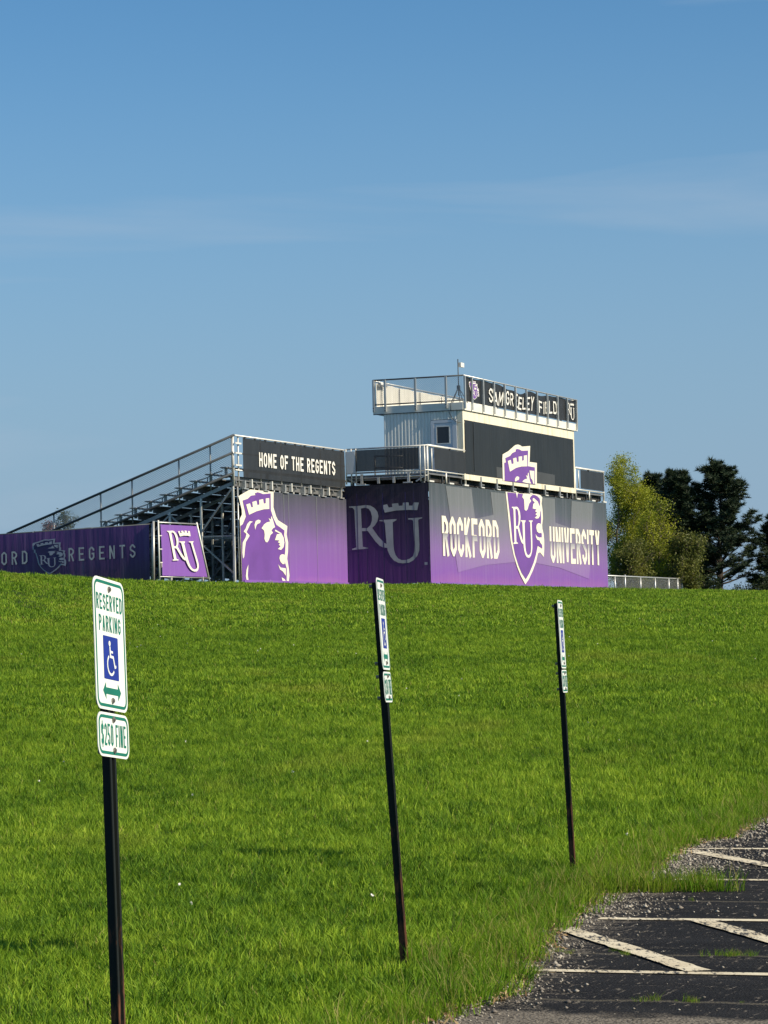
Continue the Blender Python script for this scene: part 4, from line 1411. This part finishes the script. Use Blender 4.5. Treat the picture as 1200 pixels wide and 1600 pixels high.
for t in (0.25, 0.5, 0.75):
    T.part('tie', MB().tube([fq(0, t, 0.03), fq(0.04, t, 0.05)], 0.02, 5), 'white_print')

# ------------------------------------------------------------------ ramp railing right of the stand
T = Thing('ramp_railing', 'low galvanised pipe railing with mesh infill right of the wide banner', 'railing', (30, 0.4, 3.8))
lr = 0.4
zr = lambda r: 4.62
T.tubes('top_rail', [[(23.3, lr, zr(23)), (37.2, lr, zr(37))]], 0.035, 'galvanised')
for r in (23.85, 25.6, 27.25, 29.8, 32.3, 34.7, 36.3, 37.15):
    T.tubes('rail_post', [[(r, lr, 3.6), (r, lr, zr(r) + (0.08 if r in (27.25, 37.15, 23.85) else 0))]], 0.04, 'galvanised')
m = chain_link(13.9, 1.0, lambda a, b, o: (23.3 + a, lr + 0.02 + o, 3.6 + b), 0.07, 0.007)
T.part('chain_link_mesh', m, 'steel_frame', kind='stuff')

# ------------------------------------------------------------------ parking signs
def rounded(w, h, r, n=6):
    p = []
    for cx, cy, a0 in ((w / 2 - r, h / 2 - r, 0), (-w / 2 + r, h / 2 - r, 90), (-w / 2 + r, -h / 2 + r, 180), (w / 2 - r, -h / 2 + r, 270)):
        for i in range(n + 1):
            t = R(a0 + 90 * i / n)
            p.append((cx + r * math.cos(t), cy + r * math.sin(t)))
    return p


def plate(name, w, h, zc, parent, y):
    o = rounded(w, h, 0.038)
    m = MB()
    k = len(o)
    m.v = [(a, y, zc + b) for a, b in o] + [(a, y + 0.0025, zc + b) for a, b in o]
    m.f = [tuple(range(k)), tuple(reversed(range(k, 2 * k)))] + [(i, k + i, k + (i + 1) % k, (i + 1) % k) for i in range(k)]
    return m.build(name, 'sign_white', parent)


def print_on(name, polys, mat, parent, y):
    return flat(polys, lambda a, b: (a, y, b)).build(name, mat, parent)


def ring(w, h, r, t, zc):
    o = rounded(w, h, r)
    return stroke([(a, b + zc) for a, b in o], t, True)


def disc(cx, cz, r, n=14):
    return [(cx + r * math.cos(2 * math.pi * i / n), cz + r * math.sin(2 * math.pi * i / n)) for i in range(n)]


def bolt(parent, x, y, z, back=False):
    m = MB()
    m.tube([(x, y, z), (x, y - 0.004, z)], 0.0105, 10)
    m.tube([(x, y - 0.004, z), (x, y - 0.008, z)], 0.006, 6)
    m.tube([(x, y + 0.03, z), (x, y + 0.058, z)], 0.009, 6)
    return m.build('bolt', 'bolt_metal', parent)


def sign_post(label, base, top, theta, tilt):
    root = bpy.data.objects.new('sign_post', None)
    root.empty_display_size = 0.2
    COL.objects.link(root)
    tag(root, label, 'parking sign', 'accessible parking signs along the lot edge')
    q = Vector((0, 0, 1)).rotation_difference(Vector((tilt[0], tilt[1], 1)).normalized())
    root.matrix_world = Matrix.Translation(base) @ q.to_matrix().to_4x4() @ Matrix.Rotation(theta, 4, 'Z')
    # hat-section steel channel, open side towards the plate (-y)
    prof = [(-0.030, 0.0), (-0.014, 0.0), (-0.010, 0.033), (0.010, 0.033), (0.014, 0.0), (0.030, 0.0),
            (0.030, 0.0035), (0.0165, 0.0035), (0.0125, 0.0365), (-0.0125, 0.0365), (-0.0165, 0.0035), (-0.030, 0.0035)]
    m = MB()
    k = len(prof)
    zs = [-0.4, top - 0.018]
    for z in zs:
        m.v += [(x, y, z) for x, y in prof]
    m.f = [(i, (i + 1) % k, k + (i + 1) % k, k + i) for i in range(k)]
    m.f.append((0, 11, 10, 1))
    for a, b, c, d in ((12, 13, 22, 23), (13, 14, 21, 22), (14, 15, 20, 21), (15, 16, 19, 20), (16, 17, 18, 19)):
        m.f.append((a, b, c, d))
    m.build('post', 'post_paint', root)
    H, Wd = 0.457, 0.305
    zc = top - H / 2
    yp = -0.0045
    pl = plate('reserved_plate', Wd, H, zc, root, yp)
    yi = yp - 0.0008
    print_on('border', ring(Wd - 0.030, H - 0.030, 0.028, 0.0105, zc), 'sign_green', pl, yi)
    top_z = zc + H / 2
    for txt, zz, ww in (('RESERVED', top_z - 0.112, 0.250), ('PARKING', top_z - 0.186, 0.212)):
        polys = [p for _, ps in text_polys(txt, -ww / 2, zz, ww, 0.056, 0.0080, gap=0.36) for p in ps]
        print_on('lettering', polys, 'sign_green', pl, yi)
    s = 0.076
    bz = zc - 0.047
    sq = print_on('symbol_panel', [rounded(0.145, 0.150, 0.004, 2)], 'sign_blue', pl, yi)
    for v in sq.data.vertices:
        v.co.z += bz
    # wheelchair symbol
    W_ = []
    W_.append(disc(-0.012, bz + 0.050, 0.0095))
    W_ += stroke([(-0.010, bz + 0.040), (-0.007, bz + 0.005), (0.020, bz + 0.004), (0.034, bz - 0.030), (0.046, bz - 0.026)], 0.0095)
    W_ += stroke([(-0.009, bz + 0.022), (0.018, bz + 0.021)], 0.008)
    arc = [(-0.004 + 0.034 * math.cos(R(t)), bz - 0.024 + 0.034 * math.sin(R(t))) for t in range(120, 336, 12)]
    W_ += stroke(arc, 0.0085)
    print_on('wheelchair_symbol', W_, 'sign_white', pl, yi - 0.0008)
    az = zc - 0.163
    ar = [[(-0.088, az), (-0.058, az + 0.030), (-0.058, az - 0.030)], [(0.088, az), (0.058, az + 0.030), (0.058, az - 0.030)],
          [(-0.060, az + 0.0115), (0.060, az + 0.0115), (0.060, az - 0.0115), (-0.060, az - 0.0115)]]
    print_on('arrow', ar, 'sign_green', pl, yi)
    bolt(pl, 0, yi, top_z - 0.036)
    bolt(pl, 0, yi, zc - H / 2 + 0.034)
    h2 = 0.152
    z2 = zc - H / 2 - 0.010 - h2 / 2
    p2 = plate('fine_plate', Wd, h2, z2, root, yp)
    print_on('border', ring(Wd - 0.030, h2 - 0.028, 0.026, 0.0105, z2), 'sign_green', p2, yi)
    polys = [p for _, ps in text_polys('$250 FINE', -0.120, z2 - 0.038, 0.240, 0.076, 0.0090, gap=0.34, space=0.35) for p in ps]
    print_on('lettering', polys, 'sign_green', p2, yi)
    bolt(p2, 0, yi, z2 + h2 / 2 - 0.022)
    bolt(p2, 0, yi, z2 - h2 / 2 + 0.024)
    return root


def gz1(x, y):
    return float(ground_z(np.array([x]), np.array([y]))[0])


sign_post('nearest accessible parking sign, its white face readable, on a rusty dark post', (-0.918, 10.02, gz1(-0.918, 10.02)), 1.91, R(75.0), (-0.026, 0.105))
sign_post('middle accessible parking sign seen edge-on, on a dark leaning post in the grass', (0.068, 14.65, gz1(0.068, 14.65)), 1.945, R(83.0), (-0.052, 0.03))
sign_post('farthest accessible parking sign, a thin white edge on a dark post near the pavement', (1.225, 19.75, gz1(1.225, 19.75)), 1.835, R(80.5), (-0.034, 0.02))

# ------------------------------------------------------------------ trees
def tri_leaves(rng, pts, size, squash=0.45):
    """one rhombic leaf per point, random orientation"""
    n_ = len(pts)
    d = rng.normal(size=(n_, 3))
    d /= np.linalg.norm(d, axis=1)[:, None]
    e = rng.normal(size=(n_, 3))
    e -= (e * d).sum(1)[:, None] * d
    e /= np.linalg.norm(e, axis=1)[:, None]
    s = size * rng.uniform(0.6, 1.3, (n_, 1))
    v = np.stack([pts - d * s * 0.5, pts + e * s * squash * 0.5, pts + d * s * 0.5, pts - e * s * squash * 0.5], 1).reshape(-1, 3)
    f = np.arange(n_ * 4).reshape(-1, 4)
    return v, f


def tree_root(name, label, cat, x, y, group=None):
    root = bpy.data.objects.new(name, None)
    COL.objects.link(root)
    root.location = (x, y, gz1(x, y) - 0.05)
    tag(root, label, cat, group)
    return root


def broadleaf(label, x, y, height, spread, seed, leaf, n_leaf, leaf_size, group, crown_from=0.12, lean=0.0, up=0.9, bark='bark_light'):
    rng = np.random.default_rng(seed)
    root = tree_root('broadleaf_tree', label, 'tree', x, y, group)
    tr, br = MB(), MB()
    stems = 2 if seed % 2 else 3
    tips = []
    for sidx in range(stems):
        a = rng.uniform(0, 6.28)
        off = 0.10 * spread * (sidx > 0)
        hh = height * (1.0 if sidx == 0 else rng.uniform(0.7, 0.9))
        pts, rad = [], []
        px, py = 0.0, 0.0
        for i in range(9):
            t = i / 8
            pts.append((px + lean * t * hh * 0.1, py, hh * t))
            rad.append(max(0.012, 0.11 * height / 7 * (1 - t) ** 0.9))
            px += math.cos(a) * off + rng.normal() * 0.05 * spread * 0.5
            py += math.sin(a) * off + rng.normal() * 0.05 * spread * 0.5
        tr.tube(pts, rad, 7)
        for b in range(34):
            t = crown_from + (0.97 - crown_from) * (b + rng.uniform(0, 1)) / 34
            i = min(7, int(t * 8))
            p0 = Vector(pts[i]).lerp(Vector(pts[i + 1]), t * 8 - i)
            az = rng.uniform(0, 6.28)
            prof = min(1.0, 0.55 + 0.9 * t) * (1 - t ** 6) ** 0.8
            ln = spread * (0.20 + 0.80 * prof) * rng.uniform(0.5, 1.05)
            d = Vector((math.cos(az), math.sin(az), up * rng.uniform(0.5, 1.3))).normalized()
            q = [p0]
            for s_ in range(4):
                d = (d + Vector(rng.normal(size=3) * 0.16) + Vector((0, 0, 0.10))).normalized()
                q.append(q[-1] + d * ln / 4)
            br.tube(q, [0.030, 0.022, 0.015, 0.010, 0.005], 5, False)
            for s_ in range(2, 5):
                tips.append(q[s_])
                for w_ in range(3):
                    dd = (d + Vector(rng.normal(size=3) * 0.75)).normalized()
                    e = q[s_] + dd * ln * rng.uniform(0.15, 0.42)
                    br.tube([q[s_], e], [0.010, 0.004], 4, False)
                    tips.append(e)
                    tips.append(q[s_].lerp(e, 0.6))
    trunk = tr.build('trunk', bark, root, smooth=True)
    br.build('branch', bark, root, smooth=True)
    tips = np.array([tuple(t) for t in tips])
    # tufts of leaves: uneven, some twigs bare
    wgt = rng.uniform(0, 1, len(tips)) ** 1.3
    wgt /= wgt.sum()
    c = rng.choice(len(tips), n_leaf, p=wgt)
    pts = tips[c] + rng.normal(size=(n_leaf, 3)) * 0.16
    v, f = tri_leaves(rng, pts, leaf_size)
    np_mesh('crown', v, f, leaf, root)
    return root


def pine(label, x, y, height, spread, seed, group, bare=0.12, n_limb=46, tuft=0.27, flat_top=0.0):
    rng = np.random.default_rng(seed)
    root = tree_root('pine_tree', label, 'tree', x, y, group)
    tr, br = MB(), MB()
    pts = []
    px = py = 0.0
    for i in range(9):
        pts.append((px, py, height * 0.97 * i / 8))
        px += rng.normal() * 0.05
        py += rng.normal() * 0.05
    tr.tube(pts, [max(0.02, 0.20 * height / 7 * (1 - i / 8.4)) for i in range(9)], 8)
    tufts = []
    for b in range(n_limb):
        t = bare + (0.99 - bare) * (b + rng.uniform(0, 1)) / n_limb
        i = min(7, int(t * 8))
        p0 = Vector(pts[i]).lerp(Vector(pts[i + 1]), t * 8 - i)
        az = b * 2.4 + rng.uniform(-0.5, 0.5)
        prof = (1 - t) ** 0.52 * (0.62 + 0.38 * min(1, t / 0.28)) + 0.09
        ln = spread * prof * rng.uniform(0.62, 1.18)
        d = Vector((math.cos(az), math.sin(az), 0.10 + 0.75 * t)).normalized()
        q = [p0]
        for s_ in range(5):
            d = (d + Vector(rng.normal(size=3) * 0.10) + Vector((0, 0, 0.07))).normalized()
            q.append(q[-1] + d * ln / 5)
        br.tube(q, [0.05 * (1 - k / 6) * (1.2 - t) + 0.008 for k in range(6)], 5, False)
        for s_ in range(2, 6):
            for w_ in range(2 if s_ < 5 else 3):
                dd = (d + Vector(rng.normal(size=3) * np.array([0.7, 0.7, 0.35])) + Vector((0, 0, 0.15))).normalized()
                e = q[s_] + dd * (0.22 + 0.20 * ln) * rng.uniform(0.4, 1.0)
                br.tube([q[s_], e], [0.012, 0.006], 4, False)
                tufts.append(tuple(e))
                if rng.uniform() < 0.8:
                    tufts.append(tuple(q[s_].lerp(e, 0.5) + Vector((0, 0, 0.05))))
            tufts.append(tuple(q[s_] + Vector((0, 0, 0.05))))
    tufts.append(tuple(Vector(pts[-1]) + Vector((0, 0, height * 0.03))))
    tr.build('trunk', 'bark', root, smooth=True)
    br.build('limb', 'bark', root, smooth=True)
    # each tuft: a brush of needles
    tf = np.array(tufts)
    nn = 34
    n_ = len(tf)
    d = rng.normal(size=(n_, nn, 3))
    d[..., 2] = np.abs(d[..., 2]) * 0.9 - 0.25
    d /= np.linalg.norm(d, axis=2)[..., None]
    sz = tuft * rng.uniform(0.65, 1.15, (n_, 1, 1))
    tip = tf[:, None, :] + d * sz * rng.uniform(0.7, 1.1, (n_, nn, 1))
    e = rng.normal(size=(n_, nn, 3))
    e -= (e * d).sum(2)[..., None] * d
    e /= np.linalg.norm(e, axis=2)[..., None]
    wd = 0.024
    base = tf[:, None, :] + d * 0.02
    v = np.stack([base - e * wd, base + e * wd, tip], 2).reshape(-1, 3)
    f = np.arange(len(v)).reshape(-1, 3)
    np_mesh('crown', v, f, 'pine_needle', root)
    return root


def shrub(name, label, x, y, w, h, seed, mat, group=None, n_=9000, size=0.10):
    rng = np.random.default_rng(seed)
    root = tree_root(name, label, 'shrub', x, y, group)
    br = MB()
    tips = []
    for b in range(46):
        az, el = rng.uniform(0, 6.28), rng.uniform(0.15, 1.5)
        d = Vector((math.cos(az) * math.cos(el) * w, math.sin(az) * math.cos(el) * w, math.sin(el) * h)) * rng.uniform(0.55, 1.0)
        p0 = Vector((math.cos(az), math.sin(az), 0)) * w * 0.25
        br.tube([p0, p0 + d * 0.5 + Vector(rng.normal(size=3) * 0.06), p0 * 0.5 + d], [0.02, 0.012, 0.005], 4, False)
        tips += [tuple(p0 + d * k) for k in (0.4, 0.65, 0.85)] + [tuple(p0 * 0.5 + d)]
    br.build('stem', 'bark', root)
    tips = np.array(tips)
    c = rng.integers(0, len(tips), n_)
    pts = tips[c] + rng.normal(size=(n_, 3)) * 0.16
    pts[:, 2] = np.abs(pts[:, 2])
    v, f = tri_leaves(rng, pts, size, 0.6)
    np_mesh('crown', v, f, mat, root)
    return root


G_S, G_P = 'young leafing trees behind the stand', 'dark pines behind the stand'
broadleaf('tall yellow-green leafing tree just behind the right end of the wide banner', 12.2, 153.0, 7.0, 1.7, 3, 'spring_leaf', 46000, 0.095, G_S, 0.12, 0.0, 1.0)
broadleaf('shorter yellow-green leafing tree between the tall one and the dark pines', 14.05, 151.5, 5.0, 1.0, 8, 'spring_leaf', 12000, 0.10, G_S, 0.10, 0.3, 1.0)
broadleaf('low olive leafing tree in front of the dark pine trunks', 15.3, 150.0, 3.2, 1.2, 15, 'spring_leaf_green', 11000, 0.12, G_S, 0.10, 0.2, 0.8)
broadleaf('low olive leafing tree hard against the banner end below the tall tree', 12.6, 149.0, 2.8, 1.1, 21, 'spring_leaf_green', 9000, 0.12, G_S, 0.10, 0.0, 0.8)
pine('slender dark pine standing left of the broad pine', 17.35, 172.0, 7.75, 2.0, 4, G_P, 0.06, 110, 0.36)
pine('slim dark pine behind the leafing trees, leftmost of the pines', 16.2, 178.0, 7.9, 1.7, 33, G_P, 0.08, 100, 0.36)
pine('broad dark pine with thick bare trunk and open branches', 19.5, 172.0, 7.95, 2.9, 11, G_P, 0.15, 92, 0.36)
pine('low dark pine cut by the right edge of the picture', 23.2, 174.0, 4.9, 2.0, 5, G_P, 0.06, 70, 0.34)
pine('low dark pine half hidden between the two taller pines', 18.5, 180.0, 5.8, 1.8, 17, G_P, 0.06, 70, 0.34)
G_H = 'dark undergrowth below the pines'
shrub('shrub', 'dark shrub below the broad pine, right of its trunk', 21.4, 169.0, 1.6, 1.75, 51, 'shrub_leaf', G_H)
shrub('shrub', 'dark shrub left of the broad pine trunk', 17.9, 168.0, 1.4, 1.9, 52, 'shrub_leaf', G_H)
shrub('shrub', 'dark shrub at the foot of the slender pine behind the railing', 16.0, 165.0, 1.4, 1.25, 53, 'shrub_leaf', G_H)
shrub('shrub', 'dark shrub behind the railing next to the banner end', 13.4, 160.0, 1.5, 1.5, 54, 'shrub_leaf', G_H)
shrub('shrub', 'dark shrub under the low pine by the right edge', 23.4, 168.0, 1.5, 1.6, 55, 'shrub_leaf', G_H)
broadleaf('round olive treetop showing through the bleacher guard rail', -17.3, 161.0, 5.1, 1.0, 40, 'far_leaf', 7000, 0.15, None, 0.3, 0, 0.7)
broadleaf('rusty red treetop just above the left fence', -22.7, 200.0, 6.35, 1.1, 41, 'red_leaf', 6000, 0.16, None, 0.3, 0, 0.6)

# ------------------------------------------------------------------ scatter: points + clump variants in one object, instanced by geometry nodes
def scatter_nodes():
    ng = bpy.data.node_groups.new('scatter', 'GeometryNodeTree')
    ng.interface.new_socket('Geometry', in_out='INPUT', socket_type='NodeSocketGeometry')
    ng.interface.new_socket('Geometry', in_out='OUTPUT', socket_type='NodeSocketGeometry')
    N_, L_ = ng.nodes, ng.links
    gi, go = N_.new('NodeGroupInput'), N_.new('NodeGroupOutput')

    def attr(name, typ):
        k = N_.new('GeometryNodeInputNamedAttribute')
        k.data_type = typ
        k.inputs['Name'].default_value = name
        return k.outputs['Attribute']
    sp = N_.new('GeometryNodeSeparateGeometry')
    sp.domain = 'POINT'
    L_.new(gi.outputs[0], sp.inputs['Geometry'])
    L_.new(attr('is_clump', 'BOOLEAN'), sp.inputs['Selection'])
    si = N_.new('GeometryNodeSplitToInstances')
    si.domain = 'POINT'
    L_.new(sp.outputs['Selection'], si.inputs[0])
    L_.new(attr('variant', 'INT'), si.inputs['Group ID'])
    ip = N_.new('GeometryNodeInstanceOnPoints')
    L_.new(sp.outputs['Inverted'], ip.inputs['Points'])
    L_.new(si.outputs['Instances'], ip.inputs['Instance'])
    ip.inputs['Pick Instance'].default_value = True
    L_.new(attr('variant', 'INT'), ip.inputs['Instance Index'])
    er = N_.new('FunctionNodeEulerToRotation')
    L_.new(attr('spin', 'FLOAT_VECTOR'), er.inputs[0])
    L_.new(er.outputs[0], ip.inputs['Rotation'])
    L_.new(attr('size', 'FLOAT_VECTOR'), ip.inputs['Scale'])
    L_.new(ip.outputs[0], go.inputs[0])
    return ng


SCATTER = scatter_nodes()


def scatter(name, clumps, pts, variant, spin, size, mat):
    """clumps: list of (verts, tris); pts (N,3)"""
    cv = [np.asarray(c[0], np.float32) for c in clumps]
    nc = sum(len(c) for c in cv)
    verts = np.concatenate(cv + [np.asarray(pts, np.float32)])
    faces = []
    o = 0
    for c, (v, f) in zip(cv, clumps):
        faces.append(np.asarray(f) + o)
        o += len(c)
    faces = np.concatenate(faces).astype(np.int32)
    me = bpy.data.meshes.new(name)
    me.vertices.add(len(verts))
    me.vertices.foreach_set('co', verts.ravel())
    me.loops.add(faces.size)
    me.loops.foreach_set('vertex_index', faces.ravel())
    me.polygons.add(len(faces))
    me.polygons.foreach_set('loop_start', np.arange(0, faces.size, 3, dtype=np.int32))
    me.polygons.foreach_set('loop_total', np.full(len(faces), 3, np.int32))
    me.update(calc_edges=True)
    isc = np.zeros(len(verts), bool)
    isc[:nc] = True
    var = np.zeros(len(verts), np.int32)
    var[:nc] = np.repeat(np.arange(len(cv)), [len(c) for c in cv])
    var[nc:] = variant
    a = me.attributes.new('is_clump', 'BOOLEAN', 'POINT')
    a.data.foreach_set('value', isc)
    a = me.attributes.new('variant', 'INT', 'POINT')
    a.data.foreach_set('value', var)
    for nm, arr in (('spin', spin), ('size', size)):
        full = np.zeros((len(verts), 3), np.float32)
        full[nc:] = arr
        a = me.attributes.new(nm, 'FLOAT_VECTOR', 'POINT')
        a.data.foreach_set('vector', full.ravel())
    me.materials.append(MATS[mat])
    ob = link(name, me, None, 'stuff')
    md = ob.modifiers.new('scatter', 'NODES')
    md.node_group = SCATTER
    return ob


def blade_clump(rng, n_, radius, h, w, bend=0.5):
    V, F = [], []
    for i in range(n_):
        a, rr = rng.uniform(0, 6.28), radius * math.sqrt(rng.uniform())
        x, y = rr * math.cos(a), rr * math.sin(a)
        hh = h * rng.uniform(0.55, 1.15)
        ww = w * rng.uniform(0.7, 1.2)
        b = rng.uniform(0, 6.28)
        dx, dy = math.cos(b), math.sin(b)
        k = bend * hh * rng.uniform(0.2, 1.0)
        c = rng.uniform(0, 6.28)
        sx, sy = math.cos(c) * ww / 2, math.sin(c) * ww / 2
        o = len(V)
        V += [(x - sx, y - sy, -0.01), (x + sx, y + sy, -0.01),
              (x + dx * k * 0.35 - sx * 0.8, y + dy * k * 0.35 - sy * 0.8, hh * 0.6), (x + dx * k * 0.35 + sx * 0.8, y + dy * k * 0.35 + sy * 0.8, hh * 0.6),
              (x + dx * k, y + dy * k, hh)]
        F += [(o, o + 1, o + 3), (o, o + 3, o + 2), (o + 2, o + 3, o + 4)]
    return np.array(V), np.array(F)


rng = np.random.default_rng(7)


def lawn_points(y0, y1, dens, margin=1.3, half=0.145):
    w1 = half * y1 + margin
    n_ = int(dens * (y1 - y0) * 2 * w1)
    y = rng.uniform(y0, y1, n_)
    x = rng.uniform(-w1, w1, n_)
    k = np.abs(x) < half * y + margin
    x, y = x[k], y[k]
    wig = 0.05 * np.sin(y * 9.0) + 0.04 * np.sin(y * 23.0 + 1.0) + 0.03 * rng.normal(size=len(y))
    d = edge_x(y) + wig - x
    # tongue of grass growing out over the pavement
    ux = (x - 1.55) * ca + (y - 18.42) * sa
    vy = -(x - 1.55) * sa + (y - 18.42) * ca
    tongue = (np.abs(ux) < 0.62) & (np.abs(vy) < 0.34 * np.clip(1.1 - (ux + 0.6) / 1.3, 0.12, 1))
    return x, y, d, tongue


def put_lawn(name, parts, mat):
    P, V, S, Z = [], [], [], []
    for x, y, var, sc in parts:
        n_ = len(x)
        P.append(np.stack([x, y, ground_z(x, y)], 1))
        V.append(var)
        S.append(np.stack([rng.normal(size=n_) * 0.10, rng.normal(size=n_) * 0.10, rng.uniform(0, 6.28, n_)], 1))
        Z.append(np.stack([sc, sc, sc * rng.uniform(0.8, 1.25, n_)], 1))
    return P, V, S, Z


clumps = [blade_clump(rng, 38, 0.085, 0.062, 0.0054, 0.9) for _ in range(5)]       # near
clumps += [blade_clump(rng, 46, 0.15, 0.058, 0.0085, 0.95) for _ in range(4)]       # middle
clumps += [blade_clump(rng, 58, 0.30, 0.052, 0.015, 1.0) for _ in range(4)]        # far
parts = []
for y0, y1, dens, v0, nvar in ((8.5, 22, 190, 0, 5), (22, 36, 110, 0, 5), (36, 62, 52, 5, 4), (62, 150, 17, 9, 4)):
    x, y, d, tg = lawn_points(y0, y1, dens)
    k = (d > 0.0)
    x, y = x[k], y[k]
    parts.append((x, y, rng.integers(v0, v0 + nvar, len(x)), rng.uniform(0.62, 1.35, len(x))))
P, V, S, Z = put_lawn('grass', parts, 'grass_blade')
lawn = scatter('lawn_grass', clumps, np.concatenate(P), np.concatenate(V), np.concatenate(S), np.concatenate(Z), 'grass_blade')
tag(lawn, 'mown green grass covering the slope up to the stand', 'grass')

# taller, untrimmed grass along the pavement edge, at the posts and on the tongue
clumps = [blade_clump(rng, 26, 0.07, 0.135, 0.0048, 0.75) for _ in range(5)]
x, y, d, tg = lawn_points(9, 30, 300, 0.6, 0.14)
pr = np.clip(1.0 - d / 0.55, 0, 1) * (d > -0.03) * 0.62
pr = np.where(tg, 0.85, pr)
for px, py in ((0.068, 14.65), (1.225, 19.75), (-0.93, 10.02)):
    pr = np.maximum(pr, 0.3 * np.exp(-((x - px) ** 2 + (y - py) ** 2) / 0.02))
k = rng.uniform(size=len(x)) < pr
x, y, tg = x[k], y[k], tg[k]
n_ = len(x)
P = np.stack([x, y, np.maximum(ground_z(x, y), np.where(tg, lot_z(y), -9))], 1)
sc = rng.uniform(0.55, 1.25, n_)
edge_grass = scatter('edge_grass', clumps, P, rng.integers(0, 5, n_), np.stack([rng.normal(size=n_) * 0.16, rng.normal(size=n_) * 0.16 , rng.uniform(0, 6.28, n_)], 1),
                     np.stack([sc, sc, sc], 1), 'grass_edge_blade')
tag(edge_grass, 'taller untrimmed grass along the pavement edge and around the posts', 'grass')

# weeds in the cracks
wp = []
for cy, u0, u1, n_, dens in ((0.74, 0.3, 4.0, 34, 1), (-1.0, 0.0, 4.0, 22, 1), (0.80, -0.1, 0.35, 10, 1), (3.45, 0.4, 3.5, 8, 1)):
    for i in range(n_):
        u = rng.uniform(u0, u1)
        if rng.uniform() < 0.55:
            u = rng.choice([0.45, 0.9, 1.15, 0.1, 1.35]) + rng.normal() * 0.05
        x, y = lot_xy(u, cy + rng.normal() * 0.02)
        if x > edge_x(y):
            wp.append((x, y, float(lot_z(y))))
wp = np.array(wp)
n_ = len(wp)
sc = rng.uniform(0.12, 0.40, n_)
weeds = scatter('crack_weeds', clumps, wp, rng.integers(0, 5, n_), np.stack([rng.normal(size=n_) * 0.2, rng.normal(size=n_) * 0.2, rng.uniform(0, 6.28, n_)], 1), np.stack([sc, sc, sc * 0.8], 1), 'grass_edge_blade')
tag(weeds, 'small weeds growing in the pavement cracks', 'weeds')

# gravel along the pavement edge
V, F = [], []
OCT = np.array([(1, 0, 0), (-1, 0, 0), (0, 1, 0), (0, -1, 0), (0, 0, 1), (0, 0, -1)], float)
OF = np.array([(0, 2, 4), (2, 1, 4), (1, 3, 4), (3, 0, 4), (2, 0, 5), (1, 2, 5), (3, 1, 5), (0, 3, 5)])
yy = rng.uniform(10, 30, 24000)
dd = rng.exponential(0.10, len(yy))
wide = np.exp(-((yy - 20.3) / 1.3) ** 2) + 0.45 * np.exp(-((yy - 17.4) / 0.6) ** 2) + 0.35 * np.exp(-((yy - 23.5) / 1.5) ** 2)
dd *= 1 + 2.6 * wide
keep = rng.uniform(size=len(yy)) < 0.35 + 0.65 * np.clip(wide, 0, 1)
yy, dd = yy[keep], dd[keep]
xx = edge_x(yy) + dd - 0.04
s2 = rng.uniform(9, 30, 500)
xx = np.concatenate([xx, edge_x(s2) + rng.uniform(0, 3.0, len(s2))])
yy = np.concatenate([yy, s2])
szs = rng.uniform(0.003, 0.010, len(xx)) * np.where(rng.uniform(size=len(xx)) < 0.10, 2.0, 1.0)
for i in range(len(xx)):
    q = OCT * (szs[i] * rng.uniform(0.6, 1.3, (6, 1))) * np.array([1, 1, 0.7])
    a = rng.uniform(0, 6.28)
    c_, s_ = math.cos(a), math.sin(a)
    q = np.stack([q[:, 0] * c_ - q[:, 1] * s_, q[:, 0] * s_ + q[:, 1] * c_, q[:, 2]], 1)
    V.append(q + np.array([xx[i], yy[i], float(0.008 * (yy[i] - 8)) + 0.004 + szs[i] * 0.3]))
    F.append(OF + 6 * i)
gravel = np_mesh('edge_gravel', np.concatenate(V), np.concatenate(F), 'gravel_stone', kind='stuff')
tag(gravel, 'loose tan gravel along the crumbling pavement edge', 'gravel')

# dry grass litter where lawn and pavement meet
n_ = 3200
yy = rng.uniform(10, 27, n_)
xx = edge_x(yy) + rng.normal(size=n_) * 0.05 + 0.03
pts = np.stack([xx, yy, np.maximum(lot_z(yy), ground_z(xx, yy)) + rng.uniform(0.006, 0.03, n_)], 1)
v, f = tri_leaves(rng, pts, 0.038, 0.22)
lit = np_mesh('dry_litter', v, f, 'dry_litter', kind='stuff')
tag(lit, 'dry brown grass litter along the pavement edge', 'litter')

# small white blossoms in the lawn
n_ = 150
y = rng.uniform(12, 90, n_)
x = rng.uniform(-1, 1, n_) * (0.14 * y + 1)
patch = np.array([noise.noise(Vector((a * 0.35, b * 0.12, 4.0))) for a, b in zip(x, y)])
k = (edge_x(y) - x > 0.3) & (patch > 0.05)
x, y = x[k], y[k]
pts = np.stack([x, y, ground_z(x, y) + 0.075], 1)
v, f = tri_leaves(rng, np.repeat(pts, 4, 0) + rng.normal(size=(len(pts) * 4, 3)) * 0.004, 0.019, 0.8)
fl = np_mesh('blossom', v, f, 'flower_white', kind='stuff')
tag(fl, 'scattered small white blossoms in the lawn', 'blossoms')
